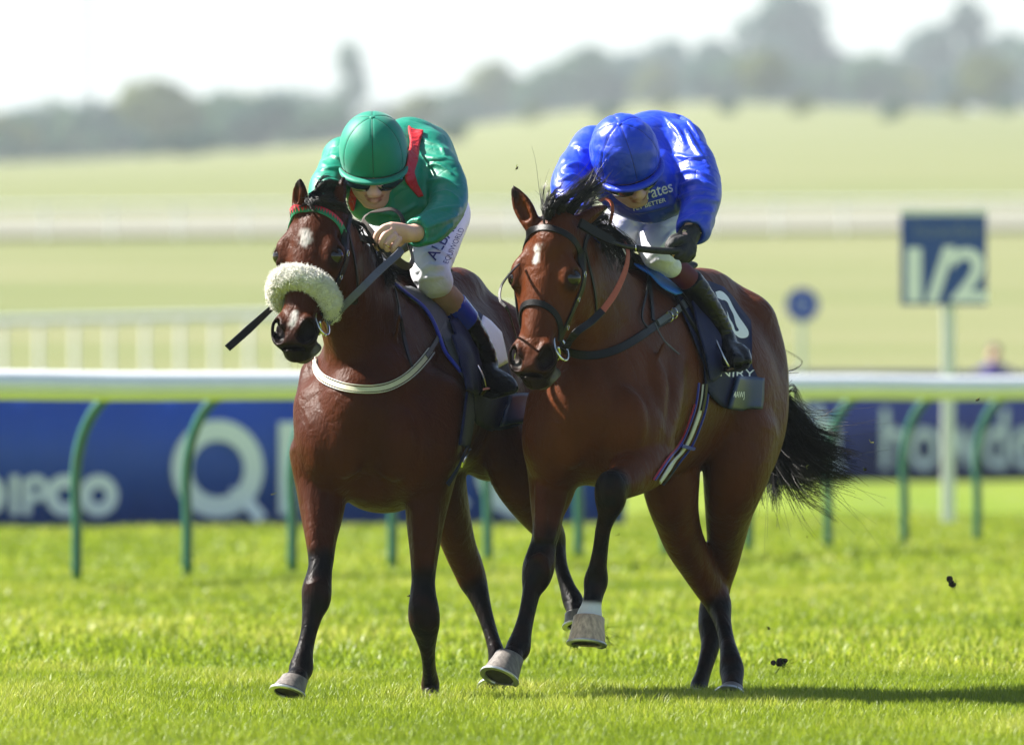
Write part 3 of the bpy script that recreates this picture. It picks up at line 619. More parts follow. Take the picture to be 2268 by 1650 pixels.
# ---- horse A: dark bay with the sheepskin noseband
FA = np.array([-0.285, -0.958, 0.0]); LA = np.array([0.958, -0.285, 0.0])
horseA = empty('race_horse', P(830, 1565, 0.5) * np.array([1, 1, 0]), 'dark bay racehorse galloping with a white sheepskin noseband and small star', 'horse', 'racehorses galloping')
HA = Head(P(686, 455, -0.32), (-0.40, -0.92, 0), math.radians(20), roll=0.0, scale=0.96)
def build_horseA():
    lo = P(590, 1590, -0.9); hi = P(1330, 380, 1.75); S = Sdf((min(lo[0], hi[0]) - .05, lo[1], lo[2]), (hi[0] + .05, hi[1] + .05, hi[2] + .03), HORSE_H)
    px = lambda *r: tuple(q * PX for q in r); AX = np.array([LA, -FA, (0, 0, 1)])
    # trunk: (x, y, dy, half width, half height)
    tr = [(800, 925, -0.02, 95, 130), (822, 905, 0.14, 138, 185), (862, 868, 0.40, 152, 232), (905, 850, 0.68, 165, 236), (955, 846, 0.95, 162, 218), (1000, 825, 1.2, 155, 188), (1028, 808, 1.42, 138, 160), (1045, 810, 1.58, 100, 120)]
    S.tube([P(*t[:3]) for t in tr], [px(t[3], t[4]) for t in tr], LA, k=0.04, n=12)
    S.tube([P(825, 690, .30), P(862, 655, .48), P(905, 655, .68), P(960, 660, .95), P(1010, 652, 1.2), P(1035, 680, 1.45)], px(46, 42, 46, 50, 62, 60), k=0.05)   # withers, back, croup
    # neck
    nk = [(838, 790, .26, 92, 185), (800, 705, .10, 76, 160), (762, 620, -.06, 62, 122), (728, 540, -.20, 56, 92), (712, 500, -.27, 52, 72)]
    S.tube([P(*t[:3]) for t in nk], [px(t[3], t[4]) for t in nk], LA, k=0.05, n=12)
    build_head(S, HA, [(P(664, 456, -.29), P(664, 397, -.31), (-0.75, -0.5, 0.1)), (P(750, 450, -.27), P(762, 393, -.27), (0.9, -.12, 0))], nostril=1.12)
    # chest muscles, shoulders
    S.ell(P(742, 985, .02), px(74, 92, 112), AX, .05); S.ell(P(905, 990, .03), px(84, 92, 112), AX, .05)
    S.tube([P(712, 905, .06), P(722, 980, .02), P(735, 1060, .06)], px(60, 66, 54), k=.05); S.tube([P(965, 885, .12), P(955, 980, .06), P(948, 1060, .08)], px(62, 66, 52), k=.05)
    S.tube([P(702, 830, .16), P(692, 915, .05), P(706, 980, 0)], px(38, 40, 40), k=.022)                      # point of shoulder, right side of the horse
    S.tube([P(985, 800, .32), P(985, 900, .16), P(965, 985, .05)], px(46, 48, 44), k=.022)
    S.ell(P(765, 975, -.10), px(50, 34, 82), AX, .022); S.ell(P(872, 980, -.09), px(54, 34, 84), AX, .022)          # breast muscles
    S.ell(P(850, 1075, .18), px(95, 120, 62), AX, .05)                            # brisket
    S.tube([P(735, 690, -.10), P(760, 780, .02), P(790, 860, .0)], px(16, 22, 20), k=.05)                     # windpipe line
    S.tube([P(800, 640, .02), P(850, 730, .12), P(895, 850, .14)], px(30, 34, 40), k=.06)                     # neck muscle to shoulder
    # fore legs
    leg(S, [(708, 1010, .10, 64, 95), (712, 1070, .07, 57, 74), (713, 1126, .02, 49, 56), (711, 1190, -.04, 35, 42), (711, 1240, -.08, 28, 33), (707, 1275, -.11, 26, 29)], LA, k=.013)
    leg(S, [(707, 1275, -.11, 26, 29), (702, 1303, -.13, 33, 33), (700, 1330, -.14, 32, 31), (693, 1357, -.15, 24, 25), (685, 1395, -.17, 18, 23), (677, 1430, -.19, 18, 23), (671, 1458, -.21, 22, 26), (667, 1479, -.22, 27, 29), (661, 1495, -.25, 23, 24), (656, 1505, -.29, 25, 26)], LA, k=.014)
    leg(S, [(955, 1000, .12, 66, 95), (948, 1080, .10, 52, 72), (942, 1150, .08, 42, 52), (940, 1215, .07, 33, 40), (938, 1270, .06, 27, 32), (937, 1310, .05, 26, 29)], LA, k=.013)
    leg(S, [(937, 1310, .05, 26, 29), (938, 1345, .03, 34, 33), (940, 1375, .04, 35, 32), (944, 1408, .08, 25, 25), (948, 1445, .14, 16, 23), (951, 1485, .21, 15, 22), (953, 1515, .26, 20, 26), (954, 1538, .24, 19, 22), (955, 1553, .19, 22, 24)], LA, k=.014)
    for (x, y, d) in ((702, 1316, -.16), (939, 1360, .01)): S.ell(P(x, y, d), px(26, 14, 30), AX, .014)
    # forearm muscles, veins, tendons
    for q, r in (([(690, 1090, -.02), (694, 1150, -.06), (702, 1215, -.10)], 17), ([(735, 1090, .0), (730, 1150, -.04), (720, 1215, -.09)], 16), ([(925, 1110, .02), (928, 1190, .02), (932, 1260, .03)], 16), ([(960, 1110, .03), (955, 1190, .03), (946, 1260, .03)], 15),
        ([(676, 1100, .05), (680, 1160, -.02), (690, 1230, -.08)], 4), ([(884, 700, .0), (868, 790, .02), (850, 850, -.02)], 5), ([(690, 1300, -.16), (700, 1290, -.17), (714, 1300, -.16)], 9), ([(686, 1332, -.165), (702, 1338, -.17), (716, 1330, -.16)], 8), ([(922, 1346, .0), (939, 1336, -.01), (956, 1346, .0)], 9), ([(924, 1378, .01), (940, 1386, .0), (956, 1378, .01)], 8)): S.tube([P(*p) for p in q], [r * PX] * len(q), k=.008, n=4)
    # hind legs
    S.ell(P(955, 930, 1.05), px(95, 130, 130), AX, .06); S.ell(P(1085, 920, 1.12), px(90, 150, 150), AX, .06)
    S.tube([P(1085, 760, 1.3), P(1110, 870, 1.25), P(1120, 960, 1.15)], px(100, 92, 75), k=.06)
    leg(S, [(960, 980, 1.00, 66, 110), (978, 1060, .98, 52, 84), (998, 1140, 1.05, 42, 66), (1018, 1210, 1.14, 36, 48), (1036, 1255, 1.20, 34, 42), (1048, 1288, 1.22, 31, 40), (1060, 1318, 1.20, 24, 32), (1074, 1360, 1.17, 18, 24), (1088, 1405, 1.14, 16, 24), (1100, 1445, 1.10, 19, 26), (1105, 1470, 1.09, 25, 28), (1104, 1492, 1.04, 22, 24), (1100, 1506, 1.0, 25, 26)], LA, k=.02)
    leg(S, [(1110, 960, 1.02, 66, 110), (1140, 1040, .98, 56, 84), (1178, 1110, 1.08, 44, 62), (1208, 1160, 1.18, 32, 44), (1228, 1190, 1.24, 24, 36), (1236, 1215, 1.24, 17, 30), (1243, 1255, 1.20, 15, 24), (1257, 1300, 1.16, 18, 24), (1269, 1330, 1.13, 24, 27), (1274, 1348, 1.09, 21, 23), (1276, 1358, 1.07, 23, 24)], LA, k=.02)
    S.tube([P(1045, 1285, 1.3), P(1034, 1258, 1.33)], px(16, 14), k=.02); S.tube([P(1236, 1200, 1.34), P(1225, 1175, 1.36)], px(14, 12), k=.02)
    S.tube([P(1050, 700, 1.6), P(1070, 740, 1.68), P(1085, 800, 1.72)], px(22, 20, 16), k=.03)               # dock
    V, F = S.extract(4, 2)
    seg = []
    for a, b in (((707, 1255, -.1), (703, 1320, -.13)), ((703, 1320, -.13), (655, 1515, -.3)), ((938, 1290, .05), (939, 1360, .03)), ((939, 1360, .03), (955, 1555, .2)), ((1058, 1315, 1.2), (1100, 1510, 1.0)), ((1236, 1215, 1.24), (1276, 1360, 1.07))):
        seg.append((P(*a), P(*b), .075, .03))
    mz = [(HA(326, -20, -52), HA(326, 20, -52), .080, .028), (HA(346, -12, -66), HA(346, 12, -66), .05, .02), (HA(304, -48, -12), HA(304, -40, -24), .055, .016), (HA(304, 48, -12), HA(304, 40, -24), .055, .016)]
    black = caps(V, seg) * .97; nz = vnoise(V * 28, 3) * .12
    sgm = np.array([s_[2] for s_ in seg]); black = np.clip(black + nz * (black > .02), 0, 1)
    black = np.maximum(black, caps(V, mz) * .93)
    for g in (-1, 1):
        black = np.maximum(black, .7 * caps(V, [(HA(113, g * 76, -26), HA(124, g * 74, -26), .036, .014)]))
    for b, t in ((P(664, 456, -.29), P(664, 397, -.31)), (P(750, 450, -.27), P(762, 393, -.27))):
        black = np.maximum(black, .9 * caps(V, [(b + (t - b) * .9, t, .03, .018)]))
    frnt = (V - HA(0, 0, -30)) @ HA.A[2] > 0
    white = caps(V, [(HA(72, 0, 0), HA(88, 4, 0), .020, .018), (HA(266, 4, 0), HA(290, 0, 0), .011, .012)]) * frnt * .62; white = np.clip(white + vnoise(V * 90, 4) * .3 * (white > .05), 0, 1)
    pale = .38 * caps(V, [(HA(330, -34, -66), HA(344, 0, -72), .03, .018), (HA(330, 34, -66), HA(344, 0, -72), .026, .015)])
    me = np_mesh('body', V, F, True, {'black': black, 'white': white, 'pale': pale}); link('body', me, M_coatA, horseA)
    bv = BVHTree.FromPolygons([Vector(v) for v in V], [tuple(f) for f in F])
    for g in (-1, 1): eyeball(HA, g, horseA)
    hoof(P(655, 1502, -.30), P(645, 1539, -.325), FA + np.array([-.3, 0, .1]), 28, 38, M_hoof, horseA, M_sole, lean=.35)
    hoof(P(955, 1551, .19), P(955, 1573, .16), FA, 24, 34, M_hoof, horseA, M_sole, lean=.3)
    hoof(P(1100, 1505, 1.0), P(1096, 1532, .96), FA, 26, 34, M_hoof, horseA, M_sole, lean=.3)
    hoof(P(1276, 1357, 1.07), P(1279, 1384, 1.05), np.array([.2, -1, -.3]), 25, 32, M_hoof, horseA, M_sole)
    return bv
BV_A = build_horseA()
# ---- horse B: bright bay with one white coronet
FB = np.array([-0.326, -0.945, 0.0]); LB = np.array([0.945, -0.326, 0.0])
horseB = empty('race_horse', P(1400, 1565, 0.5) * np.array([1, 1, 0]), 'bright bay racehorse lifting one white-ringed foreleg, white star on its forehead', 'horse', 'racehorses galloping')
HB = Head(P(1206, 500, -0.28), (-0.42, -0.91, 0), math.radians(16), roll=0.0, scale=0.99)
def build_horseB():
    lo = P(1050, 1590, -0.7); hi = P(1790, 400, 1.95); S = Sdf((lo[0], lo[1], lo[2]), (hi[0] + .05, hi[1] + .05, hi[2] + .03), HORSE_H)
    px = lambda *r: tuple(q * PX for q in r); AX = np.array([LB, -FB, (0, 0, 1)])
    tr = [(1292, 915, -0.03, 92, 125), (1322, 890, 0.14, 136, 180), (1374, 852, 0.40, 152, 228), (1432, 842, 0.70, 170, 232), (1492, 836, 0.98, 166, 214), (1555, 815, 1.26, 158, 184), (1594, 800, 1.48, 142, 162), (1616, 806, 1.62, 104, 120)]
    S.tube([P(*t[:3]) for t in tr], [px(t[3], t[4]) for t in tr], LB, k=0.04, n=12)
    S.tube([P(1345, 680, .30), P(1392, 640, .50), P(1440, 645, .70), P(1500, 650, .95), P(1565, 655, 1.22), P(1610, 690, 1.5)], px(46, 42, 46, 52, 62, 60), k=0.05)
    nk = [(1352, 780, .26, 94, 188), (1318, 700, .10, 78, 160), (1280, 628, -.05, 64, 124), (1247, 562, -.17, 57, 94), (1232, 530, -.24, 53, 72)]
    S.tube([P(*t[:3]) for t in nk], [px(t[3], t[4]) for t in nk], LB, k=0.05, n=12)
    build_head(S, HB, [(P(1176, 494, -.24), P(1136, 413, -.22), (-0.25, -0.9, 0.0), 1.05), (P(1282, 496, -.20), P(1344, 458, -.05), (0.35, -.55, -.75), 1.15)], nostril=1.0)
    S.ell(P(1235, 970, .02), px(72, 90, 110), AX, .05); S.ell(P(1395, 955, .03), px(80, 95, 110), AX, .05)
    S.tube([P(1222, 895, .06), P(1222, 970, .03), P(1228, 1050, .08)], px(52, 58, 54), k=.05)
    S.tube([P(1214, 850, .14), P(1205, 920, .05), P(1220, 985, .0)], px(34, 36, 38), k=.022)
    S.tube([P(1470, 800, .34), P(1462, 890, .18), P(1440, 975, .06)], px(50, 50, 50), k=.022)
    S.ell(P(1262, 955, -.09), px(46, 36, 80), AX, .022); S.ell(P(1374, 940, -.09), px(62, 40, 84), AX, .026)          # breast muscles
    S.ell(P(1345, 1015, .14), px(92, 130, 62), AX, .05)
    S.tube([P(1240, 700, -.10), P(1262, 790, .0), P(1285, 860, -.02)], px(16, 22, 20), k=.05)
    S.tube([P(1310, 640, .02), P(1365, 730, .12), P(1410, 840, .14)], px(30, 34, 40), k=.06)
    S.tube([P(1400, 780, .14), P(1440, 840, .10), P(1440, 900, .04)], px(34, 38, 36), k=.02)
    # fore leg reaching forward
    leg(S, [(1222, 1000, .14, 56, 92), (1224, 1055, .10, 53, 72), (1220, 1090, .07, 47, 60), (1213, 1130, .04, 36, 48), (1211, 1168, .01, 31, 38), (1204, 1203, -.02, 28, 32), (1200, 1222, -.03, 29, 30)], LB, k=.013)
    leg(S, [(1200, 1222, -.03, 29, 30), (1194, 1250, -.05, 36, 33), (1188, 1278, -.06, 33, 31), (1178, 1308, -.08, 21, 25), (1171, 1340, -.10, 18, 23), (1164, 1372, -.12, 18, 23), (1156, 1404, -.15, 21, 25), (1148, 1434, -.17, 27, 29), (1139, 1448, -.20, 24, 24), (1131, 1457, -.23, 26, 26)], LB, k=.014)
    # lifted fore leg
    leg(S, [(1430, 975, .14, 64, 84), (1424, 1015, .05, 65, 70), (1406, 1040, -.07, 56, 56), (1384, 1062, -.19, 42, 42), (1362, 1076, -.27, 36, 34)], LB, k=.010)
    leg(S, [(1366, 1066, -.26, 30, 32), (1353, 1078, -.30, 35, 32), (1352, 1106, -.29, 35, 30), (1346, 1138, -.26, 22, 26), (1336, 1172, -.23, 17, 24), (1330, 1215, -.20, 17, 23), (1324, 1255, -.18, 20, 25), (1320, 1286, -.16, 27, 28), (1315, 1315, -.18, 22, 24), (1310, 1342, -.20, 22, 23), (1305, 1366, -.21, 29, 28)], LB, k=.014)
    S.ell(P(1350, 1060, -.32), px(22, 15, 18), None, .014); S.ell(P(1192, 1262, -.09), px(28, 14, 26), AX, .014)
    # forearm muscles, veins, tendons
    for q, r in (([(1200, 1075, .0), (1200, 1130, -.03), (1198, 1190, -.06)], 17), ([(1245, 1075, .02), (1232, 1130, .0), (1215, 1190, -.05)], 16), ([(1186, 1070, .03), (1190, 1120, -.01), (1192, 1180, -.05)], 4), ([(1470, 760, .12), (1440, 830, .06), (1425, 900, .0)], 5), ([(1395, 1000, -.06), (1420, 985, -.03), (1452, 1000, .02)], 12), ([(1182, 1240, -.09), (1194, 1232, -.10), (1208, 1240, -.09)], 9), ([(1176, 1278, -.10), (1190, 1286, -.10), (1204, 1278, -.09)], 8), ([(1336, 1068, -.335), (1350, 1056, -.34), (1366, 1066, -.33)], 8), ([(1340, 1112, -.325), (1352, 1120, -.325), (1364, 1112, -.32)], 8)): S.tube([P(*p) for p in q], [r * PX] * len(q), k=.008, n=4)
    # hind legs
    S.ell(P(1500, 930, 1.05), px(95, 130, 130), AX, .06); S.ell(P(1640, 905, 1.10), px(86, 160, 170), AX, .06)
    S.tube([P(1650, 720, 1.34), P(1672, 830, 1.32), P(1668, 930, 1.2), P(1650, 1010, 1.1)], px(74, 76, 72, 68), k=.06)
    leg(S, [(1640, 960, 1.02, 82, 120), (1630, 1050, .98, 72, 98), (1616, 1130, 1.06, 54, 74), (1608, 1195, 1.16, 43, 54), (1600, 1250, 1.24, 36, 44), (1590, 1300, 1.30, 29, 42), (1580, 1345, 1.32, 31, 40), (1574, 1385, 1.28, 28, 34), (1574, 1425, 1.23, 22, 26), (1566, 1460, 1.19, 18, 24), (1556, 1495, 1.15, 16, 24), (1548, 1522, 1.12, 20, 26), (1546, 1540, 1.06, 19, 22), (1545, 1548, 1.03, 22, 24)], LB, k=.02)
    leg(S, [(1480, 980, .90, 70, 110), (1486, 1070, .86, 62, 88), (1498, 1140, .94, 50, 68), (1514, 1195, 1.02, 44, 56), (1545, 1255, 1.12, 37, 46), (1575, 1305, 1.20, 32, 42), (1590, 1335, 1.20, 30, 38), (1600, 1375, 1.14, 20, 28), (1610, 1420, 1.07, 18, 25), (1618, 1460, 1.00, 24, 28), (1621, 1485, .97, 28, 29), (1622, 1510, .91, 24, 25), (1622, 1530, .87, 26, 27)], LB, k=.02)
    S.tube([P(1582, 1335, 1.42), P(1586, 1300, 1.44)], px(16, 14), k=.02); S.tube([P(1592, 1325, 1.30), P(1580, 1290, 1.33)], px(16, 14), k=.02)
    S.tube([P(1640, 735, 1.62), P(1668, 790, 1.72), P(1690, 860, 1.76)], px(24, 22, 18), k=.03)
    V, F = S.extract(4, 2); seg = []
    for a, b in (((1203, 1200, -.02), (1192, 1255, -.05)), ((1192, 1255, -.05), (1126, 1466, -.25)), ((1352, 1072, -.32), (1350, 1120, -.28)), ((1350, 1120, -.28), (1312, 1335, -.19)), ((1578, 1360, 1.3), (1546, 1545, 1.04)), ((1597, 1360, 1.16), (1622, 1530, .87))):
        seg.append((P(*a), P(*b), .074, .028))
    black = caps(V, seg) * .97; black = np.clip(black + vnoise(V * 28, 3) * .12 * (black > .02), 0, 1)
    mz = [(HB(326, -20, -52), HB(326, 20, -52), .080, .028), (HB(346, -12, -66), HB(346, 12, -66), .05, .02), (HB(304, -48, -12), HB(304, -40, -24), .055, .016), (HB(304, 48, -12), HB(304, 40, -24), .055, .016)]
    black = np.maximum(black, caps(V, mz) * .9)
    for g in (-1, 1): black = np.maximum(black, .7 * caps(V, [(HB(113, g * 76, -26), HB(124, g * 74, -26), .036, .014)]))
    for b, t in ((P(1176, 494, -.24), P(1136, 413, -.22)), (P(1282, 496, -.20), P(1344, 458, -.05))): black = np.maximum(black, .9 * caps(V, [(b + (t - b) * .85, t, .03, .02)]))
    frnt = (V - HB(0, 0, -30)) @ HB.A[2] > 0
    white = caps(V, [(HB(46, 10, 0), HB(54, -6, 0), .016, .010), (HB(54, -4, 0), HB(82, -10, 0), .011, .009)]) * frnt; white = np.clip(white + vnoise(V * 120, 4) * .35 * (white > .05), 0, 1)
    sock = caps(V, [(P(1309, 1358, -.2), P(1302, 1385, -.22), .053, .006)]); white = np.maximum(white, sock); black = black * (1 - sock)
    pale = .38 * caps(V, [(HB(330, -34, -66), HB(344, 0, -74), .03, .016), (HB(330, 34, -66), HB(344, 0, -74), .03, .016), (HB(318, -40, -40), HB(322, -36, -40), .025, .015)])
    me = np_mesh('body', V, F, True, {'black': black, 'white': white, 'pale': pale}); link('body', me, M_coatB, horseB)
    bv = BVHTree.FromPolygons([Vector(v) for v in V], [tuple(f) for f in F])
    for g in (-1, 1): eyeball(HB, g, horseB)
    hoof(P(1130, 1454, -.23), P(1111, 1504, -.275), FB + np.array([-.2, 0, .2]), 31, 42, M_hoof, horseB, M_sole, lean=.15)
    hoof(P(1305, 1366, -.21), P(1300, 1426, -.235), np.array([-.15, -1, 0]), 33, 42, M_hoofw, horseB, M_sole, lean=.1)
    hoof(P(1545, 1546, 1.03), P(1543, 1560, .99), FB, 23, 32, M_hoof, horseB, M_sole, lean=.3)
    hoof(P(1622, 1528, .87), P(1620, 1551, .83), FB, 26, 36, M_hoof, horseB, M_sole, lean=.3)
    return bv
BV_B = build_horseB()
# ------------------------------------------------------------------ tack
M_leather = mat('black_leather', (.007, .0065, .007), rough=.42, spec=.18, noise=.3, nscale=60, bump=.15, bscale=300)
M_grey = mat('grey_webbing', (.085, .09, .10), rough=.55, noise=.2, nscale=90, bump=.2, bscale=400)
M_brown = mat('brown_rubber_rein', (.048, .036, .030), rough=.6, noise=.3, nscale=90, bump=.3, bscale=500)
M_orange = mat('orange_rubber_rein', (.40, .085, .040), rough=.5, noise=.15, nscale=80, bump=.25, bscale=400)
M_steel = mat('steel', (.62, .60, .55), rough=.18, metal=1.0, noise=.1, nscale=30)
M_wool = mat('white_sheepskin', (.90, .88, .82), rough=.95, spec=.1, noise=.12, nscale=60, bump=.6, bscale=160)
M_cream = mat('cream_webbing', (.56, .55, .40), rough=.6, noise=.1, nscale=80); M_whiteweb = mat('white_webbing', (.62, .61, .56), rough=.6, noise=.1, nscale=60)
M_navy = mat('navy_cloth', (.006, .010, .060), rough=.7, noise=.25, nscale=25, bump=.2, bscale=200, spec=.2); M_navyvinyl = mat('navy_vinyl', (.010, .028, .085), rough=.35, noise=.2, nscale=8)
M_royal = mat('royal_blue_piping', (.020, .035, .42), rough=.45, noise=.1, nscale=40); M_greycl = mat('dark_grey_pad', (.075, .08, .088), rough=.7, noise=.15, nscale=60, bump=.2, bscale=250)
M_azure = mat('azure_cloth', (.045, .22, .75), rough=.5, noise=.12, nscale=14, trans=.2); M_print = mat('white_number_print', (.74, .75, .78), rough=.5, noise=.04)
M_bred = mat('red_ribbon', (.55, .03, .06), rough=.4, noise=.1); M_bgreen = mat('green_ribbon', (.012, .20, .10), rough=.4, noise=.1); M_red = mat('red_webbing', (.40, .02, .06), rough=.6, noise=.1)
def cray(bv, x, y):
    d = Vector(P(x, y, 0)) - Vector((0, 0, CAMH)); d.normalize(); h = bv.ray_cast(Vector((0, 0, CAMH)), d, 70); return (None, None) if h[0] is None else (np.array(h[0]), np.array(h[1]))
def strap_on(name, bv, path, wid, thk, m, parent, off=.004, n=5):
    """strap laid on the visible side of a horse along a picture path"""
    q = catmull(np.array(path, float), n); pts, nr = [], []
    for x, y in q:
        p, nn = cray(bv, x, y)
        if p is None: continue
        pts.append(p + nn * off); nr.append(nn)
    pts = np.array(pts); nr = np.array(nr)
    for _ in range(3): pts[1:-1] = pts[1:-1] * .5 + (pts[:-2] + pts[2:]) * .25; nr[1:-1] = nr[1:-1] * .4 + (nr[:-2] + nr[2:]) * .3
    return sweep(name, pts, np.asarray(wid) * PX, thk, nr, m, parent, n=2)
def hhit(H, bv, u, th, cw=-60, off=.004):
    """point on a head at face position u, th degrees round from the front (positive = horse's left)"""
    t = math.radians(th); o = H(u, 230 * math.sin(t), cw + 230 * math.cos(t)); d = unit(H(u, 0, cw) - o); h = bv.ray_cast(Vector(o), Vector(d), 1.0)
    n = -d if h[0] is None else np.array(h[1]); p = H(u, 60 * math.sin(t), cw + 60 * math.cos(t)) if h[0] is None else np.array(h[0]); return p + n * off, n
def head_strap(name, H, bv, path, wid, thk, m, parent, cw=-60, off=.003, n=5):
    q = catmull(np.array(path, float), n); r = [hhit(H, bv, u, t, cw, off) for u, t in q]; p = np.array([a for a, b in r]); nr = np.array([b for a, b in r])
    for _ in range(3): p[1:-1] = p[1:-1] * .5 + (p[:-2] + p[2:]) * .25; nr[1:-1] = nr[1:-1] * .4 + (nr[:-2] + nr[2:]) * .3
    return sweep(name, p, wid * PX, thk, nr, m, parent, n=2)
def patch(name, bv, top, bot, m, parent, off=.014, nu=24, nv=16, thick=.006, wr=.004, seed=1, mid=None):
    """a cloth laid on a horse's flank between an upper and a lower edge given in picture coordinates"""
    def res(pl, n):
        pl = np.array(pl, float); s = np.concatenate([[0], np.cumsum(np.linalg.norm(np.diff(pl, axis=0), axis=1))]); t = np.linspace(0, s[-1], n); return np.stack([np.interp(t, s, pl[:, i]) for i in range(2)], 1)
    a, b = res(top, nu), res(bot, nu); G = np.zeros((nv, nu, 3)); N = np.zeros((nv, nu, 3)); ok = np.zeros((nv, nu), bool); Q = np.zeros((nv, nu, 2))
    for i in range(nv):
        t = i / (nv - 1); e = a * (1 - t) + b * t if mid is None else (a * (1 - t) ** 2 + 2 * t * (1 - t) * res(mid, nu) + b * t * t)
        for j in range(nu):
            Q[i, j] = e[j]; p, n = cray(bv, *e[j])
            if p is not None: G[i, j], N[i, j], ok[i, j] = p, n, True
    dep = np.where(ok, G[..., 1], np.nan); med = np.nanmedian(dep)
    for i in range(nv):
        for j in range(nu):
            if not ok[i, j]:
                dd = np.where(ok, (Q[..., 0] - Q[i, j, 0]) ** 2 + (Q[..., 1] - Q[i, j, 1]) ** 2, 1e9); k = np.unravel_index(np.argmin(dd), dd.shape); G[i, j] = P(Q[i, j, 0], Q[i, j, 1], G[k][1] - Y0); N[i, j] = N[k]
    for _ in range(4):
        H2 = G.copy(); H2[1:-1, 1:-1] = (G[:-2, 1:-1] + G[2:, 1:-1] + G[1:-1, :-2] + G[1:-1, 2:]) / 4; G = H2; M2 = N.copy(); M2[1:-1, 1:-1] = (N[:-2, 1:-1] + N[2:, 1:-1] + N[1:-1, :-2] + N[1:-1, 2:]) / 4; N = M2
    N /= np.linalg.norm(N, axis=2)[..., None] + 1e-9; w = wr * vnoise((G.reshape(-1, 3) * np.array([22, 9, 7])), seed).reshape(nv, nu)
    O = G + N * (off + w)[..., None]; I = O - N * thick; V = np.vstack([O.reshape(-1, 3), I.reshape(-1, 3)]); o = nv * nu; F = []
    for i in range(nv - 1):
        for j in range(nu - 1):
            q = (i * nu + j, (i + 1) * nu + j, (i + 1) * nu + j + 1, i * nu + j + 1); F += [q, tuple(o + k for k in q[::-1])]
    rim = [j for j in range(nu)] + [i * nu + nu - 1 for i in range(1, nv)] + [(nv - 1) * nu + j for j in range(nu - 2, -1, -1)] + [i * nu for i in range(nv - 2, 0, -1)]
    for a_, b_ in zip(rim, rim[1:] + rim[:1]): F.append((a_, b_, o + b_, o + a_))
    ob = link(name, np_mesh(name, V, F), m, parent); bvh = BVHTree.FromPolygons([Vector(v) for v in O.reshape(-1, 3)], [f for f in F if max(f) < o]); return ob, bvh
def loops_print(name, outer, inner, bvh, m, parent, off=.003, n=60):
    """ring-shaped print between two closed outlines"""
    def res(pl):
        pl = catmull(np.vstack([pl, pl[:1]]), 6); s = np.concatenate([[0], np.cumsum(np.linalg.norm(np.diff(pl, axis=0), axis=1))]); t = np.linspace(0, s[-1], n, endpoint=False); return np.stack([np.interp(t, s, pl[:, i]) for i in range(2)], 1)
    a, b = res(np.array(outer, float)), res(np.array(inner, float)); V = []
    for t in (0, .34, .67, 1):
        for q in a * (1 - t) + b * t:
            p, nn = cray(bvh, *q)
            if p is None: p = V[-1] if V else P(*q)
            else: p = p - unit(p - np.array([0, 0, CAMH])) * off
            V.append(p)
    F = [(r * n + i, r * n + (i + 1) % n, (r + 1) * n + (i + 1) % n, (r + 1) * n + i) for r in range(3) for i in range(n)]
    return link(name, np_mesh(name, V, F, False), m, parent)
def print_on(name, txt, cx, cy, hpx, ang, bvh, m, parent, sx=1.0, off=.003, bold=0, shear=0, ux=None, uy=None, mdir=None):
    """lettering centred on a picture point, laid onto a surface as seen from the front"""
    bm = text_mesh(txt, 1.0, sx=sx, bold=bold, cuts=.12, shear=shear); ys_ = [v.co.y for v in bm.verts]; s = hpx / (max(ys_) - min(ys_)); cc = (max(ys_) + min(ys_)) / 2; a = math.radians(ang)
    if ux is None: ux, uy = (math.cos(a), math.sin(a)), (math.sin(a), -math.cos(a))
    last = None
    for v in bm.verts:
        x, y = v.co.x * s, (v.co.y - cc) * s; q = (cx + ux[0] * x + uy[0] * y, cy + ux[1] * x + uy[1] * y); p, nn = cray(bvh, *q)
        if p is None: p = P(*q, (last[1] if last is not None else Y0) - Y0)
        last = p; v.co = Vector(p - unit(p - np.array([0, 0, CAMH])) * off)
    me = bpy.data.meshes.new(name); bm.to_mesh(me); bm.free(); return link(name, me, m, parent)

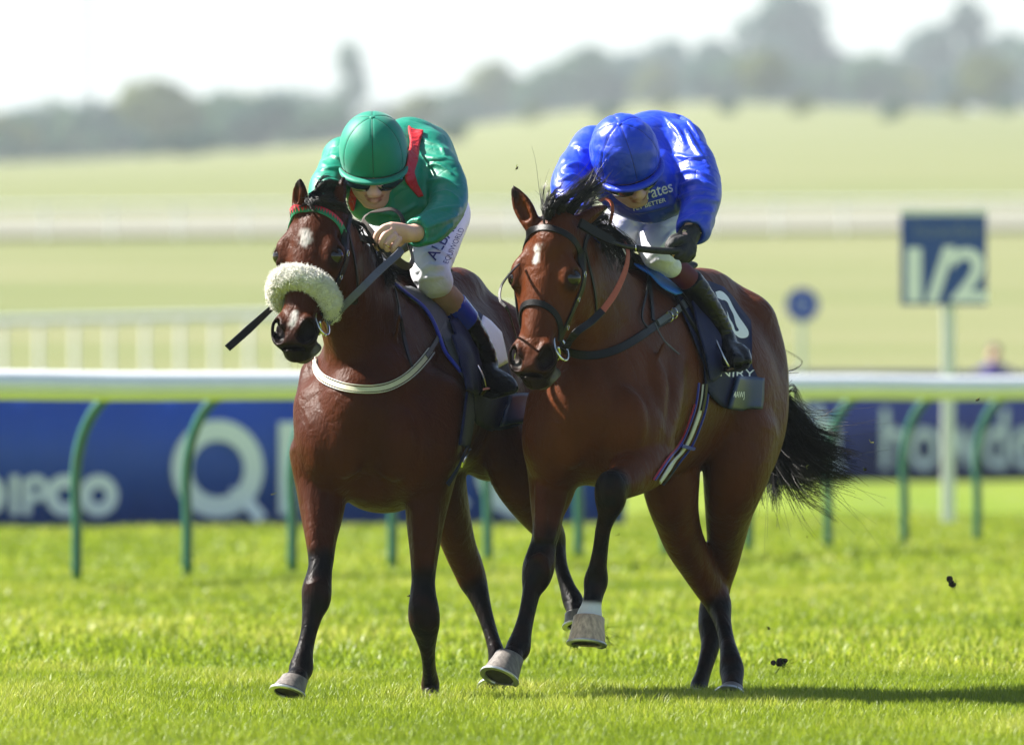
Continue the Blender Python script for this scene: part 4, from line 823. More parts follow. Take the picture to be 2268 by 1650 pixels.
# ---- bridles
def bridle(H, bv, label, bm_, nose):
    t = empty('bridle', H(30, 0, 0), label, 'bridle')
    bb = head_strap('browband', H, bv, [(48, -78), (26, -52), (12, -22), (8, 0), (12, 22), (26, 52), (48, 78)], 16, .006, bm_, t, cw=-70)
    for g in (-1, 1):
        head_strap('cheekpiece', H, bv, [(40, 80 * g), (90, 86 * g), (150, 84 * g), (205, 80 * g), (248, 78 * g)], 14, .006, M_leather, t, cw=-66, off=.005)
        head_strap('noseband_strap', H, bv, [(44, 90 * g), (100, 95 * g), (160, 92 * g), (196, 84 * g)], 12, .005, M_leather, t, cw=-66, off=.004)
        head_strap('throat_lash', H, bv, [(30, 84 * g), (70, 104 * g), (120, 120 * g), (160, 140 * g), (176, 165 * g)], 8, .005, M_leather, t, cw=-72, off=.006)
        for u in (96, 150, 215): p, n = hhit(H, bv, u, 85 * g, -66, .009); ring('buckle', p, H.A[0], H.A[2], .011, .008, .0016, M_steel, t, n=12)
    head_strap('headpiece', H, bv, [(42, -84), (8, -95), (-14, -130), (-24, 180), (-14, 130), (8, 95), (42, 84)][0:3], 14, .006, M_leather, t, cw=-70, off=.005)
    head_strap('headpiece', H, bv, [(42, 84), (8, 95), (-14, 130)], 14, .006, M_leather, t, cw=-70, off=.005)
    if nose: head_strap('noseband', H, bv, nose, 15, .008, M_leather, t, cw=-55, off=.005)
    for g in (-1, 1):
        c = H(268, g * 49, -56); ring('bit_ring', c, H.A[0] * .9 + H.A[1] * .35 * g, H.A[2] - H.A[1] * .3 * g, 29 * H.k, 22 * H.k, .0055, M_steel, t)
        rod('bit_arm', [H(268, g * 49, -40), H(284, g * 47, -58), H(292, g * 40, -64)], .006, M_steel, t)
    head_strap('chin_strap', H, bv, [(270, -105), (286, -140), (292, 180), (286, 140), (270, 105)][0:2] , 9, .004, M_leather, t, cw=-55)
    return t
brA = bridle(HA, BV_A, 'black leather bridle with a red and green zigzag browband and sheepskin noseband', M_bgreen, None)
def browband_zigzag():
    V, F = [], []
    for i in range(26):
        v0 = -64 + i * 5.0; tri = []
        for dv, du in ((0, -7), (5.0, -7), (2.5, 6)):
            th = v0 + dv; u = 8 + 34 * (th / 72) ** 2 + du; p, n = hhit(HA, BV_A, u, th, -70, .0085); tri.append(p)
        tag(link('ribbon_triangle', np_mesh('ribbon_triangle', tri, [(0, 1, 2)], False), M_bred, brA))
browband_zigzag()
def sheepskin():
    path = [(214, -116), (202, -92), (188, -62), (180, -32), (178, 0), (183, 32), (196, 62), (214, 92), (236, 112)]
    q = catmull(np.array(path, float), 3); r = [hhit(HA, BV_A, u, t, -52, 17 * PX) for u, t in q]; p = np.array([a for a, b in r])
    for _ in range(4): p[1:-1] = p[1:-1] * .5 + (p[:-2] + p[2:]) * .25
    rad = np.interp(np.linspace(0, 1, len(p)), [0, .12, .5, .88, 1], [12, 20, 24, 22, 14]) * PX
    S = Sdf(p.min(0) - .1, p.max(0) + .1, .005); S.tube(p, list(rad), k=.01, n=2); V, F = S.extract(2); N = S.normals(V)
    V = V + N * (.0045 * vnoise(V * 65, 1) + .0025 * vnoise(V * 140, 2))[:, None]
    o = link('sheepskin_noseband', np_mesh('sheepskin_noseband', V, F), M_wool, brA); idx = rng.integers(0, len(V), 16000); cs = []
    for i in idx:
        d = N[i] + rng.normal(size=3) * .75; d = unit(d); e = unit(rng.normal(size=3)); L = rng.uniform(.006, .015); cs.append((np.array([V[i] - N[i] * .002, V[i] + d * L * .5, V[i] + d * L * .8 + e * L * .35, V[i] + d * L * .7 + e * L * .7]), .0008))
    tag(strands('fleece', cs, M_wool, o, tip=.6), kind='stuff')
sheepskin()
brB = bridle(HB, BV_B, 'plain black leather bridle with a dark browband and a raised noseband', M_leather, [(236, -112), (206, -84), (186, -50), (178, -15), (182, 20), (200, 56), (228, 82), (250, 92)])
# ---- reins
def rein(name, label, parts_):
    t = None
    for i, (pn, pts, w, m, nr) in enumerate(parts_):
        p = [P(*q) for q in pts]
        if t is None: t = empty(name, p[0], label, 'reins')
        sweep(pn, p, np.asarray(w) * PX, .0042, nr, m, t, n=7)
    return t
pA = HA(268, 49, -50); ring_x = lambda H, g: H(270, g * 49, -60)
def toP(p): Y = p[1]; return (p[0] * FPX / Y + W_ / 2, HZ - (p[2] - CAMH) * FPX / Y, Y - Y0)
ra = toP(HA(262, 56, -66))
rein('reins', 'brown and grey looped reins held in the bare hand of the green jockey', [
    ('rein', [ra, (800, 640, -.40), (840, 600, -.28), (878, 566, -.16), (890, 552, -.10)], 17, M_grey, (.3, -1, .25)),
    ('rein_loop', [(890, 552, -.10), (868, 574, -.10), (845, 545, -.08), (818, 512, -.06), (804, 490, -.03), (815, 474, -.02), (842, 467, -.0), (868, 464, .02), (888, 478, .03), (897, 510, .04), (907, 545, .03), (914, 575, .0), (904, 590, -.04), (884, 580, -.08), (870, 562, -.1)], 19, M_brown, [(.2, -1, .2)] * 2 + [(-.5, -1, 0)] * 2 + [(-1, -.3, .3)] * 2 + [(-.2, -.5, 1), (.1, -.5, 1), (.6, -.5, .8)] + [(1, -.5, 0)] * 3 + [(.5, -1, -.5)] * 3),
    ('rein_end', [(845, 540, -.05), (815, 530, -.10), (785, 528, -.14), (752, 545, -.16)], 17, M_brown, (0, -1, .4)),
    ('rein', [toP(HA(262, -56, -66)), (640, 640, -.36), (700, 560, -.2), (770, 530, -.06)], 15, M_grey, (-.6, -.6, .3))])
rb = toP(HB(264, 56, -66)); lb = toP(HB(262, -56, -62))
rein('reins', 'orange rubber-covered reins of the bay with the raised noseband', [
    ('rein', [rb, (1275, 738, -.42), (1310, 712, -.34), (1335, 688, -.27)], 17, M_leather, (.3, -1, .3)),
    ('rubber_grip', [(1333, 691, -.275), (1362, 650, -.2), (1384, 602, -.12), (1391, 565, -.06), (1386, 540, -.02), (1372, 520, .03), (1356, 505, .06)], 15, M_orange, [(.4, -1, .3), (.5, -1, .2), (.7, -1, 0), (.9, -.8, 0), (.9, -.8, .2), (.7, -.8, .4), (.5, -.8, .6)]),
    ('rubber_loop', [(1350, 500, .07), (1356, 470, .10), (1354, 450, .12), (1340, 440, .13), (1328, 446, .12)], 12, M_orange, [(1, -.6, 0), (1, -.6, .2), (.7, -.6, .7), (0, -.6, 1), (-.6, -.6, .7)]),
    ('rein', [lb, (1126, 690, -.50), (1108, 665, -.46), (1110, 635, -.42), (1128, 608, -.36), (1150, 585, -.28)], 7, M_leather, (-.6, -.7, .3))])
# ---- breastplates
bpA = empty('breastplate', P(850, 862, -.1), 'cream breastplate strap hanging across the dark bay chest', 'breastplate')
strap_on('chest_strap', BV_A, [(699, 800), (704, 822), (722, 842), (760, 858), (805, 864), (852, 860), (896, 838), (930, 806), (951, 778)], 11, .006, M_cream, bpA, .007)
strap_on('chest_strap_edge', BV_A, [(700, 794), (709, 817), (727, 835), (762, 850), (805, 856), (850, 852), (892, 831), (924, 800), (945, 773)], 1.7, .007, M_whiteweb, bpA, .009)
strap_on('chest_strap_edge', BV_A, [(697, 806), (701, 829), (718, 849), (758, 866), (805, 872), (855, 868), (900, 845), (936, 812), (957, 783)], 1.7, .007, M_whiteweb, bpA, .009)
strap_on('buckle_strap', BV_A, [(940, 792), (955, 768), (970, 742), (982, 718)], 11, .006, M_grey, bpA, .011)
strap_on('neck_strap', BV_A, [(871, 640), (877, 668), (884, 700), (892, 750), (901, 788), (911, 816)], [9, 9, 10, 12, 10, 7], .005, M_leather, bpA, .008)
bpB = empty('breastplate', P(1330, 783, -.1), 'black breastplate strap hanging across the bright bay chest', 'breastplate')
strap_on('chest_strap', BV_B, [(1240, 758), (1256, 776), (1290, 787), (1330, 786), (1372, 772), (1410, 750), (1450, 722), (1478, 706)], 19, .006, M_leather, bpB, .007)
strap_on('buckle_strap', BV_B, [(1452, 718), (1480, 700), (1500, 688), (1516, 678)], 15, .006, M_grey, bpB, .012); strap_on('buckle_strap', BV_B, [(1478, 700), (1496, 685), (1513, 668)], 9, .005, M_grey, bpB, .015)
for x, y in ((1474, 707), (1484, 700)):
    p, n = cray(BV_B, x, y); ring('buckle', p + n * .018, LB, (0, 0, 1), .014, .02, .0028, M_steel, bpB, n=14)
strap_on('neck_strap', BV_B, [(1408, 560), (1425, 590), (1436, 630), (1440, 670), (1443, 712)], 11, .005, M_leather, bpB, .008)
strap_on('strap_end', BV_B, [(1436, 604), (1428, 650), (1418, 690), (1418, 712), (1430, 728)], 6, .005, M_leather, bpB, .010)
strap_on('strap_end', BV_B, [(1446, 718), (1458, 744), (1478, 768), (1500, 787)], 4, .004, M_grey, bpB, .010)
# ---- saddles and cloths
def saddle_tree(name, label, F3, L3, pts, bv, parent_loc):
    s = empty(name, parent_loc, label, 'saddle'); return s
sdA = empty('racing_saddle', P(930, 660, .6), 'light racing saddle with a blue-piped grey pad on the dark bay', 'saddle')
patch('pad', BV_A, [(868, 636), (900, 662), (930, 684), (958, 720), (985, 770), (1008, 818), (1030, 852)], [(905, 640), (935, 655), (975, 690), (1000, 730), (1020, 780), (1035, 820), (1042, 850)], M_greycl, sdA, off=.014)
rod_pts = [(866, 632), (900, 660), (930, 684), (950, 712), (966, 750), (985, 786), (1007, 818), (1032, 851)]
rod('piping', [cray(BV_A, *q)[0] + cray(BV_A, *q)[1] * .016 for q in rod_pts], .0075, M_royal, sdA, n=5)
ncA = empty('number_cloth', P(1080, 800, .8), 'navy number cloth with a white panel behind the green jockey boot', 'saddlecloth')
_, bvc = patch('cloth', BV_A, [(985, 690), (1020, 685), (1045, 695), (1068, 712), (1100, 745), (1112, 800), (1135, 866)], [(1035, 868), (1040, 905), (1045, 935), (1070, 950), (1105, 954), (1135, 950), (1150, 940)], M_navy, ncA, off=.020, wr=.006, seed=4)
patch('white_panel', BV_A, [(1058, 706), (1078, 720), (1098, 742), (1106, 775), (1112, 805)], [(1050, 735), (1062, 752), (1076, 772), (1084, 795), (1092, 815)], M_print, ncA, off=.026, nu=12, nv=8, wr=.002)
patch('name_pouch', BV_A, [(1110, 874), (1138, 872), (1162, 874)], [(1104, 948), (1132, 944), (1160, 942)], M_navyvinyl, ncA, off=.038, nu=8, nv=8, thick=.012, wr=.002)
patch('saddle_flap', BV_A, [(984, 716), (1000, 712), (1018, 722), (1038, 742)], [(1022, 866), (1034, 872), (1044, 872), (1056, 868)], M_navy, sdA, off=.030, nu=14, nv=18, wr=.010, seed=9)
patch('girth_panel', BV_A, [(1026, 870), (1050, 875)], [(1010, 985), (1032, 990)], M_navy, sdA, off=.016, nu=8, nv=14); strap_on('girth_strap', BV_A, [(1028, 985), (1018, 1010), (1004, 1040), (985, 1070)], 16, .006, M_navy, sdA, .014); strap_on('girth_buckle', BV_A, [(1030, 990), (1022, 1008), (1012, 1026)], 14, .008, M_steel, sdA, .02)
# seat of each saddle, astride the back
def seat(parent, c, F3, L3, m):
    S = Sdf(np.array(c) - .42, np.array(c) + .42, .011); L = np.array(L3); Fv = np.array(F3); up = np.array([0, 0, 1.0]); c = np.array(c)
    S.tube([c + Fv * .22 + up * .035, c + up * 0, c - Fv * .18 + up * .03], [(.09, .022), (.10, .02), (.12, .025)], L, k=.02, n=6); S.tube([c + Fv * .20 + up * .03, c + Fv * .25 + up * .055], [(.05, .025), (.02, .02)], L, k=.02)
    V, F = S.extract(2); link('seat', np_mesh('seat', V, F), m, parent)
seat(sdA, P(905, 616, .72), FA, LA, M_leather)
sdB = empty('racing_saddle', P(1470, 660, .6), 'light black racing saddle over a bright azure cloth on the bright bay', 'saddle')
seat(sdB, P(1448, 604, .72), FB, LB, M_leather)
patch('azure_cloth', BV_B, [(1404, 584), (1420, 592), (1448, 606), (1488, 630), (1528, 654)], [(1398, 596), (1416, 612), (1440, 634), (1464, 652), (1486, 664)], M_azure, sdB, off=.030, nu=20, nv=8, wr=.008, seed=3)
for dx, w, o in ((0, 9, .020), (17, 8, .024), (30, 7, .026)): strap_on('panel_edge', BV_B, [(1478 + dx * .6, 644), (1497 + dx, 678), (1524 + dx * .8, 722), (1543 + dx * .7, 756), (1553 + dx * .4, 792), (1556 + dx * .2, 816)], w, .010, M_leather, sdB, o)
patch('girth_guard', BV_B, [(1480, 644), (1500, 650), (1530, 670)], [(1556, 818), (1566, 826), (1578, 830)], M_navy, sdB, off=.016, nu=8, nv=18, mid=[(1520, 715), (1540, 725), (1565, 735)])
ncB = empty('number_cloth', P(1620, 760, .9), 'navy number cloth with a white 0 and a name pouch on the bright bay', 'saddlecloth')
_, bvn = patch('cloth', BV_B, [(1540, 630), (1562, 626), (1595, 638), (1617, 663), (1635, 691), (1656, 715), (1659, 760), (1659, 811), (1673, 842)], [(1556, 850), (1562, 868), (1570, 880), (1584, 892), (1600, 903), (1620, 905), (1640, 905), (1658, 903), (1672, 900)], M_navy, ncB, off=.016, nu=34, nv=20, wr=.004, seed=6)
ow = [(825, 110), (880, 95), (935, 125), (990, 190), (1040, 290), (1110, 410), (1160, 480), (1215, 565), (1222, 630), (1180, 660), (1110, 655), (1045, 595), (990, 480), (925, 370), (870, 240)]; iw = [(902, 205), (935, 208), (970, 235), (1000, 300), (1040, 380), (1058, 450), (1080, 520), (1106, 562), (1095, 580), (1062, 572), (1038, 500), (995, 425), (970, 350), (930, 285), (908, 245)]
cv = lambda L: [(1432.4 + x * .1845, 626.7 + y * .1845) for x, y in L]
loops_print('number_zero', cv(ow), cv(iw), bvn, M_print, ncB)
print_on('lettering', 'NIRY', 1632, 826, 19, 4, bvn, M_print, ncB, sx=1.25)
_, bvp = patch('name_pouch', BV_B, [(1618, 833), (1648, 836), (1677, 841)], [(1598, 902), (1638, 908), (1676, 913)], M_navyvinyl, ncB, off=.034, nu=12, nv=10, thick=.012, wr=.002)
print_on('lettering', 'MAWJ', 1636, 876, 18, 3, bvp, M_print, ncB, sx=.52, bold=.012)
patch('saddle_flap', BV_B, [(1518, 678), (1535, 669), (1552, 667), (1572, 670), (1588, 680)], [(1556, 842), (1562, 846), (1568, 843), (1574, 836), (1580, 826)], M_navy, sdB, off=.032, nu=20, nv=22, wr=.011, seed=12, mid=[(1536, 756), (1556, 756), (1575, 752), (1594, 745), (1610, 735)])
gB = empty('girth', P(1530, 950, .3), 'white girth strap edged in blue and red round the bright bay belly', 'girth')
gp = [(1555, 852), (1549, 900), (1534, 945), (1517, 984), (1492, 1016), (1474, 1042), (1458, 1066)]
strap_on('webbing', BV_B, gp, 17, .007, M_whiteweb, gB, .008)
strap_on('edge', BV_B, [(x - 11, y - 4) for x, y in gp], 3.5, .007, M_royal, gB, .008); strap_on('edge', BV_B, [(x + 11, y + 4) for x, y in gp], 3.5, .007, M_royal, gB, .008); strap_on('edge', BV_B, [(x - 14, y - 5) for x, y in gp[1:]], 2.5, .006, M_red, gB, .007)
strap_on('keeper', BV_B, [(1503, 983), (1517, 987), (1531, 990)], 8, .008, M_royal, gB, .014); strap_on('buckle_guard', BV_B, [(1556, 850), (1553, 880), (1547, 908)], 15, .010, M_leather, gB, .014)
# ------------------------------------------------------------------ jockeys
M_skin = mat('skin', (.66, .40, .32), rough=.5, spec=.35, noise=.12, nscale=40, bump=.1, bscale=250, sss=.12, attrs=(('lips', (.34, .11, .09)), ('dark', (.05, .03, .025))))
M_green = mat('green_satin', (.001, .20, .125), rough=.48, spec=.5, noise=.10, nscale=8, bump=.08, bscale=60)
M_greencap = mat('green_stretch_cap', (.001, .19, .125), rough=.55, spec=.3, sheen=.15, noise=.08, nscale=30, bump=.08, bscale=500)
M_blue = mat('royal_blue_satin', (.006, .042, .58), rough=.42, spec=.55, noise=.10, nscale=8, bump=.08, bscale=60)
M_bluecap = mat('royal_blue_cap_satin', (.006, .042, .58), rough=.40, spec=.5, noise=.08, nscale=12, bump=.12, bscale=50)
M_scarf = mat('red_collar', (.50, .012, .018), rough=.5, noise=.12, nscale=30, bump=.2, bscale=120)
M_white = mat('white_breeches', (.66, .66, .70), rough=.55, spec=.3, noise=.05, nscale=12, bump=.15, bscale=60)
M_boot = mat('black_patent_boot', (.005, .005, .006), rough=.22, spec=.2, noise=.2, nscale=20, coat=.06); M_bootblue = mat('blue_boot_top', (.012, .04, .40), rough=.2, spec=.45, noise=.06, nscale=20, coat=.06)
M_tan = mat('tan_stretch_gaiter', (.34, .20, .115), rough=.7, noise=.12, nscale=30, bump=.2, bscale=90); M_maroon = mat('maroon_gaiter', (.085, .004, .018), rough=.65, noise=.1, nscale=40)
M_glove = mat('black_glove', (.012, .012, .013), rough=.65, noise=.3, nscale=50, bump=.4, bscale=140); M_gold = mat('gold', (.75, .50, .12), rough=.2, metal=1.0); M_goldprint = mat('gold_print', (.45, .36, .16), rough=.5)
M_lens = mat('mirrored_goggle_lens', (.02, .03, .05), rough=.05, spec=1.0, coat=1.0, metal=.4); M_rimb = mat('black_plastic', (.010, .010, .011), rough=.4, noise=.1)
M_purple = mat('indigo_print', (.018, .012, .13), rough=.6); M_seam = mat('dark_seam', (.002, .05, .03), rough=.6); M_seamb = mat('dark_blue_seam', (.004, .012, .16), rough=.6)

crumple(M_green, 4.5, .30, .03, 1.0, stretch=(1, 1, 1.4)); crumple(M_blue, 4.5, .38, .03, 1.0, stretch=(1, 1, 1.4)); crumple(M_green, 13, .16, .012, .8); crumple(M_blue, 13, .2, .012, .8); crumple(M_white, 6, .3, .025, 1.2); crumple(M_bluecap, 9, .25, .02, 1.0); crumple(M_boot, 16, .35, .02, 1.0, stretch=(.7, .7, 1.6)); crumple(M_tan, 24, .3, .01, .6, stretch=(1, 1, 1)); crumple(M_scarf, 14, .5, .02, 1.2)

class HF:
    """frame of a rider's head: right of the picture, out of the face, up"""
    def __init__(s, c, tilt, yaw, roll, k=1.0):
        s.c = np.asarray(c); R = Matrix.Rotation(-roll, 3, 'Y') @ Matrix.Rotation(yaw, 3, 'Z') @ Matrix.Rotation(tilt, 3, 'X'); s.A = np.array([R @ Vector((1, 0, 0)), R @ Vector((0, -1, 0)), R @ Vector((0, 0, 1))]); s.k = PX * k
    def __call__(s, a, b, c): return s.c + (s.A[0] * a + s.A[1] * b + s.A[2] * c) * s.k
    def r(s, *q): return tuple(x * s.k for x in q)
def face(S, H):
    A = H.A
    S.ell(H(0, -6, -10), H.r(54, 66, 62), A, .02); S.tube([H(0, 14, -40), H(0, 20, -78), H(0, 26, -104)], [H.r(47, 44), H.r(42, 38), H.r(26, 22)], A[0], k=.02)
    S.ell(H(0, 40, -116), H.r(19, 15, 13), A, .015)                                  # chin
    for g in (-1, 1): S.ell(H(g * 30, 38, -66), H.r(18, 16, 16), A, .02); S.tube([H(g * 44, 4, -70), H(g * 36, 16, -98), H(g * 16, 34, -116)], H.r(12, 11, 11), k=.02); S.ell(H(g * 54, -8, -50), H.r(7, 14, 22), A, .008)
    for g in (-1, 1): S.ell(H(g * 21, 56, -44), H.r(13, 10, 9), A, .012, sub=True)
    S.tube([H(0, 58, -36), H(0, 66, -54), H(0, 76, -70)], H.r(8, 9, 10), k=.012); S.ell(H(0, 72, -73), H.r(14, 11, 9), A, .01)  # nose
    for g in (-1, 1): S.ell(H(g * 10, 66, -74), H.r(7, 9, 7), A, .006)
    S.tube([H(-19, 48, -92), H(-8, 58, -87), H(0, 58, -88), H(8, 58, -87), H(19, 48, -92)], H.r(4, 5.5, 5, 5.5, 4), k=.008); S.tube([H(-16, 47, -99), H(0, 56, -101), H(16, 47, -99)], H.r(4, 6.5, 4), k=.008)
    S.tube([H(-20, 50, -95), H(0, 62, -94), H(20, 50, -95)], H.r(1.6, 2.6, 1.6), k=.004, sub=True)
def helmet(H, m, mseam, parent, puff, ncut=6, slack=0.0):
    """cap-covered riding helmet: gored shell with seams and button, peak"""
    A = H.A; S = Sdf(H.c - .24, H.c + .24, .005); S.ell(H(0, -6, 4), H.r(74 * puff, 84, 76), A, .01); S.tube([H(0, -6, -34), H(0, -4, -18)], [H.r(71 * puff, 78), H.r(73 * puff, 80)], A[0], k=.02)
    S.plane(H(0, 0, -44), -A[2] + .10 * A[1], k=.008); V, F = S.extract(3); N = S.normals(V); q = (V - H.c) @ A.T / H.k; ang = np.arctan2(q[:, 0], q[:, 1]); ph = (ang / (2 * math.pi) * ncut) % 1.0; dd = np.minimum(ph, 1 - ph) * 2 * math.pi / ncut * np.hypot(q[:, 0], q[:, 1])
    V = V - N * (.0022 * np.exp(-(dd / 2.2) ** 2))[:, None]
    if slack: V = V + N * (slack * (vnoise(V * np.array([16, 16, 30]), 5) + .5 * vnoise(V * 45, 6)))[:, None]
    sh = link('helmet_cover', np_mesh('helmet_cover', V, F), m, parent)
    bvh = BVHTree.FromPolygons([Vector(v) for v in V], [tuple(f) for f in F])
    for i in range(ncut):
        a = 2 * math.pi * i / ncut; pts = []
        for e in np.linspace(88, -16, 14):
            e = math.radians(e); d = A[0] * math.sin(a) * math.cos(e) + A[1] * math.cos(a) * math.cos(e) + A[2] * math.sin(e); h = bvh.ray_cast(Vector(H.c + d * .3), Vector(-d), .4)
            if h[0] is not None: pts.append(np.array(h[0]))
        rod('seam', pts, .0013, mseam, sh, n=2, sides=5)
    h = bvh.ray_cast(Vector(H.c + A[2] * .3), Vector(-A[2]), .4); 
    if h[0] is not None:
        bm = bmesh.new(); bmesh.ops.create_uvsphere(bm, u_segments=12, v_segments=8, radius=.010); 
        for v in bm.verts: z = v.co.z * .5; v.co = Vector(np.array(h[0]) + A[0] * v.co.x + A[1] * v.co.y + A[2] * z)
        me = bpy.data.meshes.new('button'); bm.to_mesh(me); bm.free(); link('button', me, m, sh)
    S = Sdf(H.c - .26, H.c + .26, .005); pk = [H(74 * math.sin(t) * puff, 80 * math.cos(t) + 5 * max(0, math.cos(t)), -46 + 7 * math.cos(t)) for t in np.radians(np.linspace(-84, 84, 15))]
    S.tube(pk, [H.r(*(x, 5.5)) for x in np.interp(np.linspace(-1, 1, 15), [-1, -.6, 0, .6, 1], [4, 9, 12, 9, 4])], A[1], k=.006, n=2); V, F = S.extract(2); link('peak', np_mesh('peak', V, F), m, sh)
    return sh
def goggles(H, parent):
    g = None; A = H.A; S = Sdf(H.c - .22, H.c + .22, .004); pts = [H(56 * math.sin(t), 20 + 48 * math.cos(t), -56 - 3 * abs(math.sin(2 * t))) for t in np.radians(np.linspace(-88, 88, 17))]
    S.tube(pts, [H.r(5, 15)] * 17, A[1], k=.006, n=2); S.ell(H(0, 76, -70), H.r(13, 20, 12), A, .006, sub=True); V, F = S.extract(3); o = link('goggles', np_mesh('goggles', V, F), M_lens, parent)
    rod('frame', [p + A[2] * 15 * H.k for p in pts], .003, M_rimb, o, n=2); rod('frame', [p - A[2] * (15 - 6 * math.exp(-((i - 8) / 2.0) ** 2)) * H.k + A[1] * .002 for i, p in enumerate(pts)], .0018, M_rimb, o, n=2)
    sweep('strap', [H(58, 10, -48), H(66, -20, -38), H(62, -50, -28)], .02, .004, A[0], M_rimb, o); sweep('strap', [H(-58, 10, -48), H(-66, -20, -38), H(-62, -50, -28)], .02, .004, -A[0], M_rimb, o)
def cloth_mesh(name, build, lo, hi, h, m, parent, amp=.006, sc=13, stretch=(1, 1, 1), seed=1, cuts=(), fine=.002, ridge=True, folds=(), caps_=()):
    S = Sdf(lo, hi, h); build(S)
    for p, n in cuts: S.plane(p, n, k=.006)
    if folds:
        V, F = S.extract(1); b0 = BVHTree.FromPolygons([Vector(v) for v in V], [tuple(f) for f in F])
        for path, r, k in folds:
            hp = [cray(b0, *q) for q in catmull(np.array(path, float)[:, :2], 4)]; hp = [a + b * (r * .35) for a, b in hp if a is not None]
            if len(hp) > 2: S.tube(hp, list(r * np.sin(np.linspace(.35, math.pi - .35, len(hp))) + .001), k=k, n=1)
    for p, q, r in caps_: S.tube([p, q], [r, r], k=.006, sub=True)
    V, F = S.extract(3, 1); N = S.normals(V); q = V * sc * np.array(stretch); w = np.stack([vnoise(q * .6, seed + 5), vnoise(q * .6, seed + 6), vnoise(q * .6, seed + 7)], 1); n1 = vnoise(q + 1.3 * w, seed)
    n1 = (1 - 2.2 * np.abs(n1)) if ridge else n1; V = V + N * (amp * n1 + fine * vnoise(V * 60, seed + 9))[:, None]
    ob = link(name, np_mesh(name, V, F), m, parent); return ob, BVHTree.FromPolygons([Vector(v) for v in V], [tuple(f) for f in F])
def limb_on(S, pts, grow=0, k=.03, n=5): S.tube([P(*p[:3]) for p in pts], [(p[3] + grow) * PX for p in pts], k=k, n=n)
def hand(S, palm, fingers, k=.006):
    S.tube([P(*p[:3]) for p in palm], [(p[3] * PX, p[4] * PX) for p in palm], palm_side, k=.012, n=4)
    for f in fingers: S.tube([P(*p[:3]) for p in f], [p[3] * PX * .94 for p in f], k=.003, n=4)
palm_side = np.array([.6, 0, .8])
def shaft(name, pts, m, parent, h=.005, amp=.0, sc=30, stretch=(1, 1, 1), cuts=(), k=.012, side=None, seed=2):
    p = np.array([P(*q[:3]) for q in pts]); r = max(max(q[3:]) for q in pts) * PX; S = Sdf(p.min(0) - r - .03, p.max(0) + r + .03, h); S.tube(p, [(q[3] * PX, (q[4] if len(q) > 4 else q[3]) * PX) for q in pts], side, k=k, n=6)
    for pl, n in cuts: S.plane(pl, n, k=.004)
    V, F = S.extract(3); N = S.normals(V)
    if amp: V = V + N * (amp * (1 - 2 * np.abs(vnoise(V * sc * np.array(stretch), seed))))[:, None]
    ob = link(name, np_mesh(name, V, F), m, parent); return ob, BVHTree.FromPolygons([Vector(v) for v in V], [tuple(f) for f in F])
# ---- green jockey
jkA = empty('person', P(930, 600, .7), 'jockey in green silks with a red collar, crouched with one bare hand on the reins', 'person', 'jockeys riding')
hA = HF(P(826, 330, .16), math.radians(29), math.radians(0), math.radians(1.5))
tA = [(850, 396, .30, 92, 74), (868, 400, .42, 106, 88), (900, 384, .62, 110, 94), (930, 410, .86, 98, 84), (938, 455, 1.0, 88, 72)]
rarmA = [(940, 345, .44, 46), (978, 385, .33, 44), (994, 452, .20, 40), (962, 497, .09, 35), (925, 515, .01, 29)]
larmA = [(765, 352, .40, 44), (742, 388, .30, 40), (722, 432, .18, 37), (742, 490, .06, 33), (765, 520, .0, 27)]
rlegA = [(978, 476, .90, 62), (966, 540, .66, 49), (953, 588, .48, 42), (955, 606, .42, 36)]
llegA = [(885, 478, .90, 66), (842, 535, .64, 55), (802, 582, .46, 46), (788, 608, .40, 40)]
shinA = [(955, 630, .41, 36), (985, 660, .46, 30), (1030, 708, .525, 27), (1068, 770, .60, 22), (1082, 812, .64, 20)]
def bodyA():
    S = Sdf(P(690, 880, -.15) - (.05, 0, 0), P(1160, 240, 1.25) + (.05, 0, .03), .0048)
    face(S, hA); S.tube([hA(0, -20, -60), P(850, 380, .32)], [.06, .075], k=.03)
    S.tube([P(*t[:3]) for t in tA], [((t[3] - 14) * PX, (t[4] - 14) * PX) for t in tA], (1, 0, 0), k=.03, n=6)
    for a in (rarmA, larmA, rlegA, llegA, shinA): limb_on(S, [(p[0], p[1], p[2], p[3] - (15 if a in (rarmA, larmA) else 10)) for p in a])
    limb_on(S, [(788, 606, .40, 30), (768, 690, .5, 24), (770, 790, .7, 18)])
    limb_on(S, [(925, 515, .01, 19), (908, 518, -.02, 19)]); hand(S, [(905, 518, -.02, 19, 15), (885, 516, -.05, 23, 14), (864, 514, -.07, 23, 13)], [
        [(866, 500, -.075, 8.5), (848, 506, -.085, 8.2), (834, 522, -.08, 7.5), (832, 542, -.07, 6.5), (838, 552, -.065, 5.5)],
        [(868, 510, -.085, 8.5), (851, 522, -.095, 8), (845, 540, -.09, 7.5), (853, 551, -.07, 6.5)],
        [(874, 522, -.09, 8.2), (860, 536, -.10, 7.8), (856, 550, -.095, 7), (865, 558, -.075, 6.5)],
        [(884, 530, -.09, 7.8), (874, 546, -.10, 7.2), (872, 557, -.09, 6.5), (880, 561, -.075, 6)],
        [(896, 526, -.03, 9), (884, 540, -.02, 8.5), (866, 546, -.03, 7.5)]])
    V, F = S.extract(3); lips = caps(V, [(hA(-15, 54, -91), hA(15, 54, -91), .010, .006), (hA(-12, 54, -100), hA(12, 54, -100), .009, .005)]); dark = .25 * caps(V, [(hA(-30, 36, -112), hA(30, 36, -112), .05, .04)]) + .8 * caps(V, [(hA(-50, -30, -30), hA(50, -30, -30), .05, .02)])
    link('body', np_mesh('body', V, F, True, {'lips': lips, 'dark': dark}), M_skin, jkA)
bodyA()
